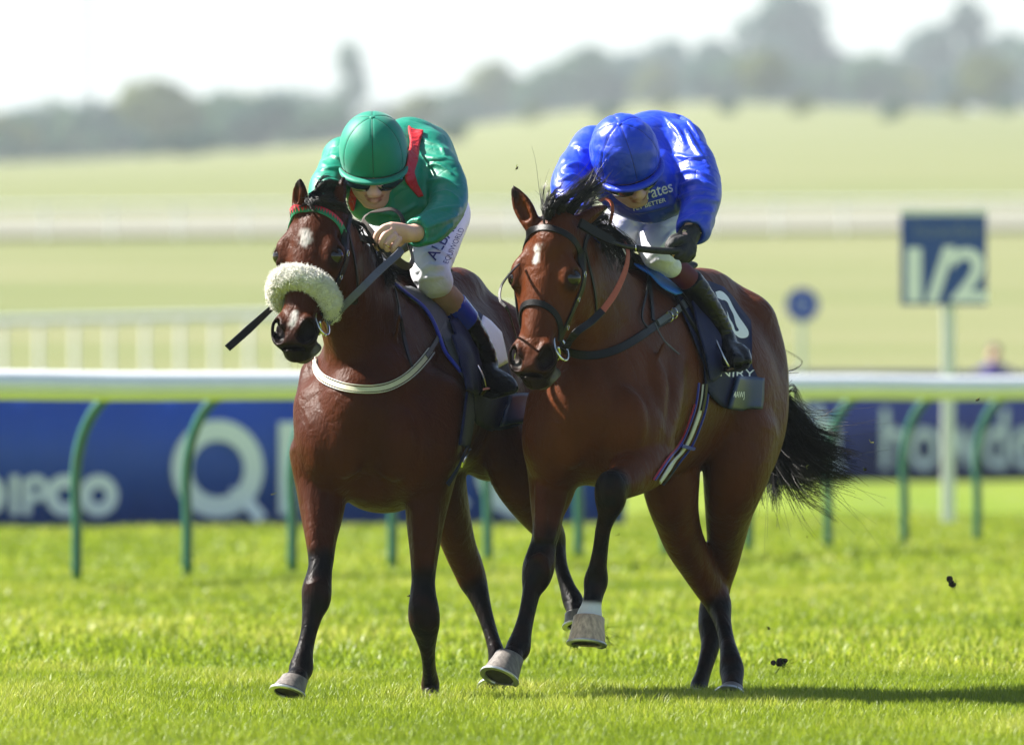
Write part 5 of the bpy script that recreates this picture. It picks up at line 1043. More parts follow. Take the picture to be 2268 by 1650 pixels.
helmet(hA, M_greencap, M_seam, jkA, 1.0); goggles(hA, jkA)
def b_jacketA(S):
    S.tube([P(*t[:3]) for t in tA], [(t[3] * PX, t[4] * PX) for t in tA], (1, 0, 0), k=.04, n=8); S.tube([P(858, 352, .40), P(905, 330, .60), P(945, 335, .78)], [.105, .115, .10], k=.05)
    limb_on(S, rarmA, 2, .035); limb_on(S, larmA, 2, .035); S.ell(P(948, 332, .50), (.088, .10, .075), None, .04); S.ell(P(762, 348, .46), (.08, .10, .07), None, .04)
    S.ell(P(868, 452, .28), (.16, .06, .085), None, .04); limb_on(S, [(930, 512, .01, 27), (921, 514, -.005, 26)], 0, .01)
fldA = [(q, r, .009) for q, r in (
    ([(925, 300, .40), (948, 316, .37), (975, 326, .40), (985, 345, .44)], .007), ([(935, 345, .32), (955, 352, .29), (985, 352, .31)], .008), ([(940, 372, .28), (968, 366, .26), (1000, 384, .30)], .007), ([(950, 402, .25), (982, 398, .22), (1010, 412, .25)], .008), ([(962, 430, .20), (990, 424, .18), (1016, 440, .22)], .006),
    ([(918, 496, .02), (945, 474, .05), (985, 462, .10), (1018, 458, .17)], .007), ([(922, 536, -.01), (960, 530, .03), (1000, 500, .12)], .008), ([(945, 505, .02), (975, 492, .06), (1012, 478, .14)], .006), ([(716, 378, .25), (745, 374, .23), (775, 384, .28)], .008), ([(712, 404, .19), (738, 404, .17), (764, 414, .22)], .008), ([(735, 345, .33), (752, 352, .30), (776, 356, .34)], .007),
    ([(800, 482, .20), (840, 470, .19), (880, 474, .2), (920, 455, .24)], .006), ([(815, 500, .22), (860, 494, .2), (905, 498, .22)], .007), ([(862, 410, .27), (866, 450, .21), (872, 500, .21)], .005))]
_, BJA = cloth_mesh('jacket', b_jacketA, P(680, 560, -.12), P(1060, 260, 1.2), .0058, M_green, jkA, amp=.0042, sc=6, stretch=(1, .8, 1.3), seed=3, fine=.0007, caps_=[(P(912, 518, -.03), P(880, 522, -.1), .052)], cuts=[(P(930, 480, 1.02), (0, 1, -.2))], folds=fldA)
# red collar, button
def ribbon_on(name, bv, path, wid, m, parent, off=.010, thk=.006):
    q = catmull(np.array(path, float), 5); pts, nr = [], []
    for x, y in q:
        p, n = cray(bv, x, y)
        if p is not None: pts.append(p + n * off); nr.append(n)
    pts, nr = np.array(pts), np.array(nr)
    for _ in range(4): pts[1:-1] = pts[1:-1] * .5 + (pts[:-2] + pts[2:]) * .25; nr[1:-1] = nr[1:-1] * .4 + (nr[:-2] + nr[2:]) * .3
    return sweep(name, pts, np.asarray(wid) * PX, thk, nr, m, parent, n=2)
patch('collar', BJA, [(903, 284), (906, 320), (901, 350), (892, 382), (897, 404), (926, 437)], [(938, 294), (931, 320), (923, 350), (914, 382), (922, 408), (937, 435)], M_scarf, jkA, off=.012, nu=26, nv=7, thick=.008, wr=.009, seed=5)
patch('collar', BJA, [(800, 400), (794, 425), (790, 448), (786, 466)], [(776, 398), (778, 425), (776, 448), (782, 464)], M_scarf, jkA, off=.012, nu=14, nv=6, thick=.008, wr=.006, seed=6)
for x, y in ((885, 489), (868, 460)):
    p, n = cray(BJA, x, y)
    if p is not None: ring('button', p + n * .002, np.cross(n, (0, 0, 1)), (0, 0, 1), .007, .007, .0025, M_green, jkA, n=14)
def b_breechA(S):
    S.tube([P(925, 430, .9), P(935, 460, 1.02)], [(.155, .14), (.15, .13)], (1, 0, 0), k=.04); limb_on(S, rlegA, 2, .04); limb_on(S, llegA, 2, .04)
    limb_on(S, [(953, 592, .46, 42), (953, 608, .41, 41), (963, 624, .41, 39)], 0, .02)
_, BBA = cloth_mesh('breeches', b_breechA, P(760, 690, .1), P(1060, 370, 1.3), .0062, M_white, jkA, amp=.0040, sc=7, stretch=(1, 1, 1.2), seed=11, fine=.0008, folds=[([(922, 602), (952, 592), (985, 590)], .007, .01), ([(918, 622), (945, 616), (980, 612)], .007, .01), ([(930, 572), (965, 556), (1000, 572)], .008, .01), ([(935, 560), (960, 535), (985, 520)], .006, .01), ([(928, 640), (935, 610), (948, 585)], .006, .01), ([(800, 560), (825, 566), (850, 590)], .007, .01)])
print_on('lettering', 'ALBASTI', 986, 521, 25, 0, BBA, M_purple, jkA, ux=(.50, -.80), uy=(-.93, -.42), bold=.006, sx=1.0)
print_on('lettering', 'EQUIWORLD', 1006, 545, 15, 0, BBA, M_purple, jkA, ux=(.40, -.84), uy=(-.93, -.30), sx=.86)
shx = unit(P(1030, 712, .49) - P(960, 645, .41))
shaft('gaiter', [(952, 628, .405, 36), (970, 645, .44, 34), (992, 664, .465, 32.5), (1012, 686, .495, 31)], M_tan, jkA, amp=.0010, sc=42, stretch=(1, 1, .9), cuts=[(P(966, 640, .42), -shx), (P(1006, 682, .49), shx)])
bt, BBT = shaft('boot', [(1008, 680, .49, 31), (1032, 710, .525, 28.5), (1056, 750, .575, 26.5), (1074, 788, .62, 25), (1080, 815, .64, 24)], M_boot, jkA, amp=.0022, sc=34, stretch=(.6, .6, 1.4), cuts=[(P(1004, 678, .48), -shx)])
shaft('boot_top', [(1004, 677, .485, 33.5), (1021, 696, .507, 32), (1038, 716, .53, 30.5)], M_bootblue, bt, cuts=[(P(1003, 675, .48), -shx), (P(1036, 716, .53), shx)])
def footA():
    lo, hi = P(1010, 900, .35), P(1180, 770, .85); S = Sdf(lo, hi, .0045); S.tube([P(1056, 846, .66), P(1078, 838, .60), P(1102, 846, .55), P(1126, 856, .50), P(1141, 861, .47)], [(.038, .036), (.046, .042), (.046, .034), (.036, .024), (.015, .012)], (.8, -.2, .5), k=.012, n=6)
    S.tube([P(1080, 808, .635), P(1076, 836, .61)], [.041, .045], k=.03); V, F = S.extract(3); V = V + S.normals(V) * (.002 * (1 - 2 * np.abs(vnoise(V * np.array([20, 20, 50]), 8))) * (V[:, 2] > P(0, 842, .55)[2]))[:, None]
    link('boot_foot', np_mesh('boot_foot', V, F), M_boot, bt); S2 = Sdf(lo, hi, .0045)
    S2.tube([P(1050, 864, .66), P(1084, 862, .58), P(1112, 866, .53), P(1142, 866, .47)], [(.034, .008), (.042, .008), (.04, .008), (.016, .006)], (.8, -.2, .4), k=.008, n=6); V, F = S2.extract(2); link('sole', np_mesh('sole', V, F), M_rimb, bt)
footA()
ring('wedding_ring', P(857, 544, -.098), (.75, .1, -.4), (.3, -1, -.2), 8.6 * PX, 8.6 * PX, .0022, M_gold, jkA, n=18)
stA = empty('stirrup', P(1060, 830, .68), 'steel stirrup iron under the boot with the blue top', 'stirrup')
rod('stirrup_arch', [P(1038, 768, .56), P(1046, 792, .53), P(1060, 815, .51), P(1072, 838, .50), P(1077, 858, .51)], .0055, M_steel, stA); sweep('tread', [P(1077, 861, .50), P(1068, 873, .55), P(1062, 879, .62)], .03, .008, (.3, -.3, -1), M_steel, stA); sweep('stirrup_leather', [P(1000, 705, .50), P(1018, 735, .53), P(1038, 768, .56)], .018, .004, (.8, -.5, .2), M_leather, stA)
wA = empty('whip', P(560, 720, -.3), 'black padded whip pointing down past the sheepskin-nosed horse', 'whip')
rod('shaft', [P(760, 530, .0), P(690, 600, -.1), P(622, 664, -.2)], .007, M_rimb, wA); sweep('flap', [P(624, 662, -.2), P(600, 684, -.23), P(550, 730, -.29), P(504, 771, -.34)], np.array([8, 13, 18, 17]) * PX, .009, (.3, -1, .4), M_leather, wA)
# ---- blue jockey
jkB = empty('person', P(1470, 600, .7), 'jockey in royal blue silks and a black glove, head bowed and holding a whip', 'person', 'jockeys riding')
hB = HF(P(1384, 336, .14), math.radians(40), math.radians(7), math.radians(18))
tB = [(1405, 398, .30, 92, 74), (1420, 394, .42, 106, 88), (1444, 354, .62, 112, 96), (1474, 392, .86, 98, 88), (1484, 440, 1.0, 88, 74)]
rarmB = [(1508, 325, .46, 48), (1540, 378, .34, 46), (1552, 438, .22, 41), (1542, 482, .11, 35), (1530, 506, .04, 29)]
larmB = [(1312, 330, .40, 44), (1282, 368, .30, 41), (1258, 420, .17, 37), (1285, 485, .06, 32), (1310, 515, .0, 27)]
rlegB = [(1516, 460, .90, 62), (1484, 500, .70, 52), (1456, 538, .53, 43), (1458, 562, .45, 34)]
llegB = [(1440, 460, .90, 64), (1396, 492, .68, 56), (1345, 545, .48, 46), (1318, 580, .42, 40)]
shinB = [(1466, 570, .45, 27), (1482, 586, .46, 24), (1512, 610, .50, 23), (1548, 652, .56, 22), (1590, 712, .64, 19), (1608, 748, .67, 18)]
def bodyB():
    S = Sdf(P(1230, 830, -.15) - (.05, 0, 0), P(1690, 235, 1.25) + (.05, 0, .03), .0062)
    face(S, hB); S.tube([hB(0, -20, -60), P(1405, 380, .32)], [.06, .075], k=.03)
    S.tube([P(*t[:3]) for t in tB], [((t[3] - 14) * PX, (t[4] - 14) * PX) for t in tB], (1, 0, 0), k=.03, n=6)
    for a in (rarmB, larmB, rlegB, llegB, shinB): limb_on(S, [(p[0], p[1], p[2], p[3] - (15 if a in (rarmB, larmB) else 10)) for p in a])
    limb_on(S, [(1318, 578, .42, 30), (1290, 670, .5, 24), (1290, 770, .7, 18)]); limb_on(S, [(1530, 506, .04, 18), (1520, 528, .0, 18), (1510, 545, -.02, 17)])
    S.tube([P(1478, 556, -.06), P(1490, 558, -.07)], [.010, .011], k=.01); S.tube([P(1496, 566, -.055), P(1503, 570, -.055)], [.012, .011], k=.01)
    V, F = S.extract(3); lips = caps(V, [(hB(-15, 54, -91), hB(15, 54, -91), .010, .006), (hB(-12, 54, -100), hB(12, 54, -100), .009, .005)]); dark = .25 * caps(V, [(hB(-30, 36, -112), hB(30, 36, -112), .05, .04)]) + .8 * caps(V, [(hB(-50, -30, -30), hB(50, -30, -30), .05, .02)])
    link('body', np_mesh('body', V, F, True, {'lips': lips, 'dark': dark}), M_skin, jkB)
bodyB()
helmet(hB, M_bluecap, M_seamb, jkB, 1.02, slack=.003); goggles(hB, jkB)
def b_jacketB(S):
    S.tube([P(*t[:3]) for t in tB], [(t[3] * PX, t[4] * PX) for t in tB], (1, 0, 0), k=.04, n=8); S.tube([P(1408, 330, .42), P(1450, 318, .60), P(1490, 335, .78)], [.11, .118, .11], k=.05)
    limb_on(S, rarmB, 3, .035); limb_on(S, larmB, 2, .035); S.ell(P(1508, 325, .50), (.09, .10, .085), None, .04); S.ell(P(1318, 325, .46), (.075, .10, .07), None, .04)
    S.ell(P(1432, 440, .30), (.15, .06, .075), None, .04); S.tube([P(1400, 462, .34), P(1440, 476, .30), P(1490, 462, .36)], [.03, .03, .03], k=.03); limb_on(S, [(1545, 488, .12, 36), (1540, 512, .06, 33)], 0, .015)
fldB = [(q, r, .009) for q, r in (
    ([(1470, 262, .56), (1498, 288, .46), (1516, 320, .41)], .008), ([(1490, 255, .6), (1525, 275, .5), (1548, 310, .42)], .008), ([(1520, 290, .43), (1540, 330, .36), (1572, 372, .33)], .008), ([(1500, 345, .37), (1530, 352, .31), (1565, 350, .34)], .007), ([(1500, 388, .31), (1532, 378, .27), (1580, 398, .29)], .009), ([(1508, 412, .26), (1545, 404, .22), (1588, 420, .26)], .008),
    ([(1512, 470, .12), (1540, 448, .14), (1588, 446, .2)], .012), ([(1515, 490, .08), (1548, 472, .10), (1580, 470, .18)], .008), ([(1500, 440, .22), (1540, 428, .19), (1582, 428, .24)], .008), ([(1252, 372, .25), (1278, 366, .23), (1308, 380, .28)], .009), ([(1242, 402, .18), (1268, 392, .17), (1292, 404, .22)], .008), ([(1275, 325, .33), (1296, 336, .31), (1320, 342, .34)], .008),
    ([(1400, 470, .26), (1440, 462, .22), (1490, 450, .27)], .007), ([(1470, 400, .30), (1485, 430, .27), (1492, 460, .28)], .007))]
_, BJB = cloth_mesh('jacket', b_jacketB, P(1215, 560, -.08), P(1620, 225, 1.2), .0058, M_blue, jkB, amp=.0048, sc=6, stretch=(1, .8, 1.3), seed=23, fine=.0007, caps_=[(P(1526, 524, .0), P(1505, 575, -.1), .056)], cuts=[(P(1484, 470, 1.02), (0, 1, -.2))], folds=fldB)
print_on('lettering', 'Emirates', 1437, 428, 27, 0, BJB, M_print, jkB, ux=(.96, -.30), uy=(-.22, -.95), sx=.82, bold=.008)
print_on('lettering', 'FLY BETTER', 1438, 453, 9.5, 0, BJB, M_print, jkB, ux=(.96, -.28), uy=(-.2, -.95), sx=1.1, bold=.02)
def b_breechB(S):
    S.tube([P(1472, 420, .9), P(1482, 450, 1.02)], [(.155, .14), (.15, .13)], (1, 0, 0), k=.04); limb_on(S, rlegB, 2, .03); limb_on(S, llegB, 2, .03); limb_on(S, [(1458, 560, .45, 34), (1472, 576, .45, 30), (1485, 589, .455, 26)], 0, .015)
_, BBB = cloth_mesh('breeches', b_breechB, P(1300, 660, .1), P(1610, 350, 1.3), .0062, M_white, jkB, amp=.0030, sc=7, stretch=(1, 1, 1.1), seed=31, fine=.0006, folds=[([(1400, 520), (1425, 490), (1440, 460)], .006, .01), ([(1455, 560), (1480, 525), (1505, 500)], .006, .01), ([(1440, 585), (1462, 575), (1490, 580)], .006, .01), ([(1385, 480), (1410, 500), (1430, 540)], .006, .01)])
sh_ax = unit(P(1590, 712, .61) - P(1476, 594, .44))
gB_, BGB = shaft('gaiter', [(1474, 580, .45, 25), (1490, 592, .475, 26), (1512, 608, .50, 27), (1530, 626, .525, 26.5)], M_maroon, jkB, cuts=[(P(1483, 588, .46), -sh_ax), (P(1528, 622, .52), sh_ax)])
for dx in (-5, 5): 
    q = [(1498 + dx, 602), (1495 + dx, 597), (1499 + dx, 592), (1504 + dx, 590)]; pp = []
    for x, y in q:
        p, n = cray(BGB, x, y); pp.append(p + n * .001 if p is not None else P(x, y, .4))
    rod('emblem', pp, .0016, M_goldprint, gB_)
btB, _ = shaft('boot', [(1524, 618, .515, 27.5), (1550, 650, .555, 27), (1574, 688, .60, 26), (1594, 724, .64, 24.5), (1606, 752, .66, 24)], M_boot, jkB, amp=.0018, sc=34, stretch=(.6, .6, 1.4), cuts=[(P(1526, 620, .52), -sh_ax)])
shaft('boot_cuff', [(1526, 619, .517, 29), (1538, 634, .535, 28.8), (1550, 648, .552, 28.5)], M_boot, btB, cuts=[(P(1528, 622, .52), -sh_ax), (P(1549, 648, .552), sh_ax)])
def footB():
    lo, hi = P(1560, 860, .30), P(1700, 700, .85); S = Sdf(lo, hi, .0045); S.tube([P(1606, 750, .65), P(1610, 776, .62), P(1620, 792, .57), P(1630, 799, .52)], [.040, .046, .045, .034], k=.012, n=6); S.tube([P(1616, 774, .63), P(1640, 785, .58), P(1654, 799, .53)], [.040, .036, .02], k=.006, n=6); S.tube([P(1637, 776, .50), P(1636, 790, .47), P(1641, 804, .48)], .004, k=.004, sub=True)
    V, F = S.extract(3); V = V + S.normals(V) * (.002 * (1 - 2 * np.abs(vnoise(V * np.array([20, 20, 50]), 8))) * (V[:, 2] > P(0, 778, .55)[2]))[:, None]; link('boot_foot', np_mesh('boot_foot', V, F), M_boot, btB)
    S2 = Sdf(lo, hi, .0045); S2.tube([P(1604, 812, .64), P(1626, 815, .55), P(1658, 809, .52)], [(.034, .007), (.036, .007), (.02, .006)], (.9, -.2, .3), k=.006, n=6); V, F = S2.extract(2); link('sole', np_mesh('sole', V, F), M_rimb, btB)
footB()
stB = empty('stirrup', P(1600, 790, .68), 'grey stirrup iron under the plain black boot', 'stirrup')
rod('stirrup_arch', [P(1582, 745, .56), P(1590, 764, .52), P(1600, 785, .49), P(1612, 808, .49), P(1618, 816, .51)], .0048, M_steel, stB); sweep('tread', [P(1617, 818, .49), P(1630, 817, .55), P(1640, 815, .61)], .03, .007, (.2, -.3, -1), M_steel, stB); sweep('stirrup_leather', [P(1548, 692, .52), P(1565, 720, .54), P(1582, 745, .56)], .018, .004, (.8, -.5, .2), M_leather, stB)
# glove and whip
def gloveB():
    S = Sdf(P(1450, 600, -.14), P(1570, 485, .14), .0035); global palm_side; palm_side = np.array([.8, .2, .5])
    S.tube([P(1533, 508, .045), P(1524, 524, .02)], [.041, .040], k=.01); S.tube([P(1526, 522, .015), P(1516, 540, -.01), P(1508, 556, -.025)], [(.036, .03), (.042, .034), (.036, .032)], palm_side, k=.014, n=4)
    for f in ([(1512, 530, -.03, 10), (1494, 536, -.055, 9.5), (1484, 548, -.065, 9), (1490, 560, -.05, 8)], [(1522, 548, -.035, 10.5), (1512, 560, -.06, 10), (1502, 568, -.06, 9), (1498, 562, -.045, 8)], [(1530, 552, -.03, 10.5), (1524, 566, -.05, 10), (1514, 574, -.05, 9), (1508, 568, -.03, 8)], [(1534, 548, -.015, 10), (1532, 564, -.03, 9.5), (1524, 574, -.03, 8.5)], [(1506, 524, -.01, 9.5), (1490, 530, -.03, 9), (1480, 545, -.045, 8), (1484, 556, -.05, 6)]):
        S.tube([P(*p[:3]) for p in f], [p[3] * PX for p in f], k=.006, n=4)
    V, F = S.extract(3); V = V + S.normals(V) * (.0014 * vnoise(V * 110, 3))[:, None]; g = link('glove', np_mesh('glove', V, F), M_glove, jkB)
    ring('cuff_piping', P(1531, 510, .04), unit(np.array([.9, -.1, -.25])), unit(np.array([.1, 1, .1])), .040, .040, .0028, M_goldprint, g, n=24)
    sweep('wrist_tab', [P(1512, 512, -.012), P(1522, 516, -.018), P(1532, 526, -.02), P(1537, 540, -.02)], .013, .003, (.2, -1, .2), M_goldprint, g)
gloveB()
wB = empty('whip', P(1400, 540, -.2), 'black padded whip held level in the black glove across the reins', 'whip')
rod('grip', [P(1512, 556, -.055), P(1470, 556, -.095), P(1430, 553, -.135), P(1408, 550, -.16)], [.0150, .0130, .0125, .0115], M_glove, wB, sides=12)
rod('shaft', [P(1410, 550, -.158), P(1380, 545, -.19), P(1345, 532, -.225)], [.009, .008, .0075], M_rimb, wB); S_ = [P(1362, 538, -.205), P(1345, 529, -.225), P(1312, 511, -.26), P(1284, 494, -.29)]
sweep('flap', S_, np.array([14, 23, 25, 24]) * PX, .016, (.25, -1, .35), M_leather, wB); ring('collar', P(1408, 549.5, -.16), (0, 0, 1), (0, 1, 0), .0118, .0118, .003, M_steel, wB, n=16)
# ------------------------------------------------------------------ manes, forelocks, tails
def locks(name, roots, paths, n, rad, parent, spread=.02, curl=.006, seed=1, wild=.0):
    """n hairs: each starts near a root and follows one of the guide paths with its own scatter"""
    r = np.random.default_rng(seed); cs = []; nc = max(6, n // 14); ca = r.normal(size=(nc, 3)) * spread; cb = r.normal(size=(nc, 3)) * spread * 1.2; cp = r.integers(len(paths), size=nc); cl = r.uniform(.6, 1.08, nc); ph = r.uniform(0, 6, (nc, 3))
    for i in range(n):
        c = r.integers(nc); g = paths[cp[c]]; q = catmull(np.array([P(*p) for p in g]), 4); t = np.linspace(0, 1, len(q)); L = cl[c] * r.uniform(.85, 1.05); q = q[0] + (q - q[0]) * (.35 + .65 * L); a = ca[c] + r.normal(size=3) * spread * .28; b = cb[c] - r.normal(size=3) * spread * .22
        q = q + a * (.45 + .55 * t[:, None]) + b * (t[:, None] ** 1.6) + curl * np.stack([np.sin(t * 6 + ph[c, 0]), np.sin(t * 5 + ph[c, 1]), np.sin(t * 6 + ph[c, 2])], 1) * t[:, None]
        if wild and r.random() < .08: q = q + r.normal(size=3) * wild * t[:, None] ** 2
        cs.append((q, rad * r.uniform(.6, 1.2)))
    return tag(strands(name, cs, M_hair, parent, tip=.3), kind='stuff')
locks('tail', None, [[(1692, 850, 1.76), (1725, 880, 1.85), (1765, 930, 1.88), (1805, 985, 1.85), (1868, 1012, 1.8)], [(1692, 862, 1.77), (1715, 910, 1.86), (1755, 975, 1.9), (1800, 1030, 1.86), (1874, 1048, 1.8)], [(1690, 870, 1.77), (1708, 930, 1.85), (1735, 1000, 1.88), (1775, 1055, 1.85), (1838, 1082, 1.82)], [(1690, 876, 1.77), (1700, 950, 1.84), (1715, 1020, 1.86), (1740, 1070, 1.84), (1765, 1098, 1.82)], [(1690, 880, 1.76), (1696, 960, 1.82), (1704, 1030, 1.84), (1712, 1095, 1.82)]], 2600, .0017, horseB, .026, .012, 1, .10)
locks('tail_wisp', None, [[(1705, 850, 1.76), (1745, 870, 1.82), (1790, 920, 1.84), (1830, 955, 1.8), (1880, 962, 1.75)], [(1725, 830, 1.7), (1760, 825, 1.78), (1775, 800, 1.78), (1740, 795, 1.7)], [(1740, 870, 1.8), (1770, 860, 1.82), (1790, 900, 1.8), (1780, 940, 1.8)], [(1720, 860, 1.8), (1770, 935, 1.85), (1840, 985, 1.8), (1880, 975, 1.75)]], 70, .0011, horseB, .016, .02, 2, .12)
locks('tail', None, [[(1088, 810, 1.74), (1110, 880, 1.84), (1130, 960, 1.88), (1150, 1050, 1.86)], [(1086, 812, 1.74), (1100, 890, 1.84), (1110, 980, 1.86), (1120, 1060, 1.84)]], 400, .0018, horseA, .03, .012, 3)
locks('forelock', None, [[(1218, 488, -.26), (1210, 462, -.30), (1225, 440, -.26), (1262, 425, -.18)], [(1228, 488, -.25), (1232, 455, -.29), (1258, 425, -.24), (1300, 400, -.15)], [(1240, 486, -.24), (1255, 450, -.26), (1285, 415, -.2), (1318, 385, -.12)], [(1250, 488, -.22), (1275, 455, -.22), (1305, 425, -.15), (1330, 400, -.08)], [(1222, 490, -.26), (1205, 478, -.30), (1208, 450, -.28), (1222, 432, -.24)]], 800, .0017, horseB, .014, .010, 4, .06)
locks('mane', None, [[(1262, 498, -.16), (1290, 470, -.14), (1315, 445, -.08), (1332, 430, -.02)], [(1285, 510, -.10), (1315, 490, -.08), (1340, 480, -.02), (1355, 500, .0)], [(1305, 520, -.06), (1340, 500, -.04), (1365, 515, -.02), (1385, 545, -.02)], [(1330, 535, .0), (1360, 520, .0), (1385, 535, .0), (1400, 560, -.02)], [(1350, 550, .06), (1378, 540, .04), (1395, 555, .02), (1402, 585, .0)], [(1300, 515, -.08), (1330, 520, -.10), (1350, 545, -.10), (1365, 580, -.10)], [(1325, 530, -.02), (1350, 540, -.06), (1370, 565, -.08), (1385, 600, -.08)]], 900, .0014, horseB, .013, .010, 5, .05)
locks('forelock', None, [[(700, 440, -.27), (690, 428, -.31), (682, 440, -.34), (684, 455, -.36)], [(708, 436, -.26), (712, 416, -.30), (735, 412, -.28), (762, 430, -.24)], [(704, 440, -.26), (700, 420, -.31), (720, 408, -.30), (748, 418, -.26)], [(716, 440, -.25), (735, 430, -.28), (755, 438, -.27), (768, 455, -.26)], [(712, 444, -.26), (725, 446, -.31), (745, 452, -.31), (765, 470, -.29)], [(700, 446, -.26), (712, 450, -.33), (735, 458, -.33), (758, 466, -.30)], [(692, 442, -.28), (700, 446, -.36), (715, 452, -.37), (735, 456, -.36)], [(690, 446, -.27), (684, 448, -.35), (690, 452, -.37)]], 1100, .0018, horseA, .011, .006, 6, .02)
locks('mane', None, [[(748, 462, -.20), (775, 470, -.18), (785, 500, -.17), (780, 530, -.17)], [(770, 490, -.12), (800, 500, -.10), (815, 530, -.10), (822, 560, -.10)], [(800, 530, -.04), (830, 540, -.03), (845, 570, -.04), (850, 605, -.06)], [(830, 570, .06), (855, 590, .05), (868, 620, .03), (872, 640, .02)], [(845, 600, .14), (870, 612, .12), (885, 630, .1)]], 520, .0014, horseA, .011, .008, 7, .03)
def lashes(H, bv, parent, n, seed):
    r = np.random.default_rng(seed); cs = []
    for i in range(n):
        u = r.uniform(325, 348); v = r.uniform(-32, 32); p = H(u - 6, v, r.uniform(-92, -40)); d = unit(H.A[0] * r.uniform(.3, 1) + H.A[1] * v / 60 + H.A[2] * r.uniform(-.3, .5)); L = r.uniform(.015, .05); cs.append((np.array([p, p + d * L * .5, p + d * L + np.array([0, 0, -.006])]), .0006))
    for g in (-1, 1):
        for i in range(14): p = H(100 + i * .8, g * (66 + i), -16 - i); d = unit(H.A[1] * g + H.A[2] * .8 - H.A[0] * .2 + r.normal(size=3) * .25); cs.append((np.array([p, p + d * .012, p + d * .022 + np.array([0, 0, -.004])]), .0008))
    tag(strands('whiskers', cs, M_hair, parent, tip=.3), kind='stuff')
lashes(HA, BV_A, horseA, 70, 1); lashes(HB, BV_B, horseB, 60, 2)
# ------------------------------------------------------------------ turf blades, clods thrown up by the hooves
def grass_mat(name, a, b, c):
    m = bpy.data.materials.new(name); m.use_nodes = True; nt = m.node_tree; N = nt.nodes; L = nt.links; bs = N['Principled BSDF']; bs.inputs['Roughness'].default_value = .45; bs.inputs['Specular IOR Level'].default_value = .35
    at_ = N.new('ShaderNodeAttribute'); at_.attribute_name = 'tone'; rp = N.new('ShaderNodeValToRGB'); e = rp.color_ramp.elements; e.new(.5)
    for el, (p, q) in zip(e, ((0, a), (.55, b), (1, c))): el.position = p; el.color = tuple(q) + (1,)
    L.new(at_.outputs['Fac'], rp.inputs['Fac']); L.new(rp.outputs['Color'], bs.inputs['Base Color']); tr = N.new('ShaderNodeBsdfTranslucent'); L.new(rp.outputs['Color'], tr.inputs['Color']); ms = N.new('ShaderNodeMixShader'); ms.inputs[0].default_value = .5
    L.new(bs.outputs[0], ms.inputs[1]); L.new(tr.outputs[0], ms.inputs[2]); L.new(ms.outputs[0], N['Material Output'].inputs['Surface']); return m
M_blade = grass_mat('grass_blades', (.120, .180, .009), (.232, .298, .016), (.42, .42, .085))
def blades(name, x0, x1, y0, y1, n, h0, h1, w, seed):
    r = np.random.default_rng(seed); x = r.uniform(x0, x1, n); y = r.uniform(y0, y1, n); pn = vnoise(np.stack([x * 1.1, y * .6, 0 * x], 1), 2); pf = vnoise(np.stack([x * 4.5, y * 2.5, 0 * x + 5], 1), 3)
    h = r.uniform(h0, h1, n) * (1 + .28 * pn + .22 * pf); a = r.uniform(0, 6.283, n); lean = r.uniform(.1, .75, n) * h; bx, by = np.cos(a), np.sin(a); f = r.uniform(0, 6.283, n); wx, wy = np.cos(f) * w * .5, np.sin(f) * w * .5; s = r.uniform(.6, 1.3, n)
    b = np.stack([x, y, 0 * x], 1); W = np.stack([wx * s, wy * s, 0 * x], 1); m = b + np.stack([bx * lean * .3, by * lean * .3, h * .62], 1); t = b + np.stack([bx * lean, by * lean, h], 1)
    V = np.stack([b - W, b + W, m + W * .8, m - W * .8, t], 1).reshape(-1, 3); i = np.arange(n) * 5; T = np.concatenate([np.stack([i, i + 1, i + 2], 1), np.stack([i, i + 2, i + 3], 1), np.stack([i + 3, i + 2, i + 4], 1)])
    tone = np.clip(.45 + .28 * pn + .18 * pf + r.normal(0, .16, n), 0, 1); tt = np.repeat(tone, 5)
    return tag(link(name, np_mesh(name, V, T, True, {'tone': tt}), M_blade), 'short bright green turf grass covering the track', 'grass', kind='stuff')
blades('grass', -2.9, 3.3, 34.0, 46.5, 300000, .026, .056, .0034, 1)
blades('grass', -4.6, 5.2, 46.5, 72.0, 120000, .030, .060, .010, 2)
blades('grass', -7.0, 7.5, 72.0, 108.0, 70000, .030, .060, .022, 3)
M_soil = mat('dark_soil', (.045, .028, .017), rough=.95, noise=.5, nscale=60, bump=.6, bscale=80); 
def clod(x, y, dy, r, label, nb, seed, group='clods of turf in the air'):
    R = np.random.default_rng(seed); c = P(x, y, dy); t = empty('turf_clod', c, label, 'turf clod', group); S = Sdf(c - r * 2.5, c + r * 2.5, r / 7)
    for i in range(5): S.ell(c + R.normal(size=3) * r * .5, np.abs(R.normal(size=3)) * r * .25 + r * .3, None, r * .2)
    V, F = S.extract(2); V = V + S.normals(V) * (r * .18 * vnoise(V / r * 2.2, seed))[:, None]; link('soil', np_mesh('soil', V, F), M_soil, t); cs = []
    for i in range(nb): p = c + R.normal(size=3) * r * .5; d = unit(R.normal(size=3)); e = R.normal(size=3) * .3; L = r * R.uniform(.8, 1.9); cs.append((np.array([p, p + d * L * .5, p + (d + e) * L]), .0016))
    if nb:
        o = tag(strands('grass_blades', cs, M_blade, t, tip=.3), kind='stuff'); a = o.data.attributes.new('tone', 'FLOAT', 'POINT'); a.data.foreach_set('value', np.full(len(o.data.vertices), .35, np.float32))
clod(1733, 1466, .6, .026, 'dark brown clod of turf flying just above the grass behind the bright bay', 26, 1)
clod(2108, 1292, 1.4, .017, 'small green-brown clod in the air below the distance board', 22, 2)
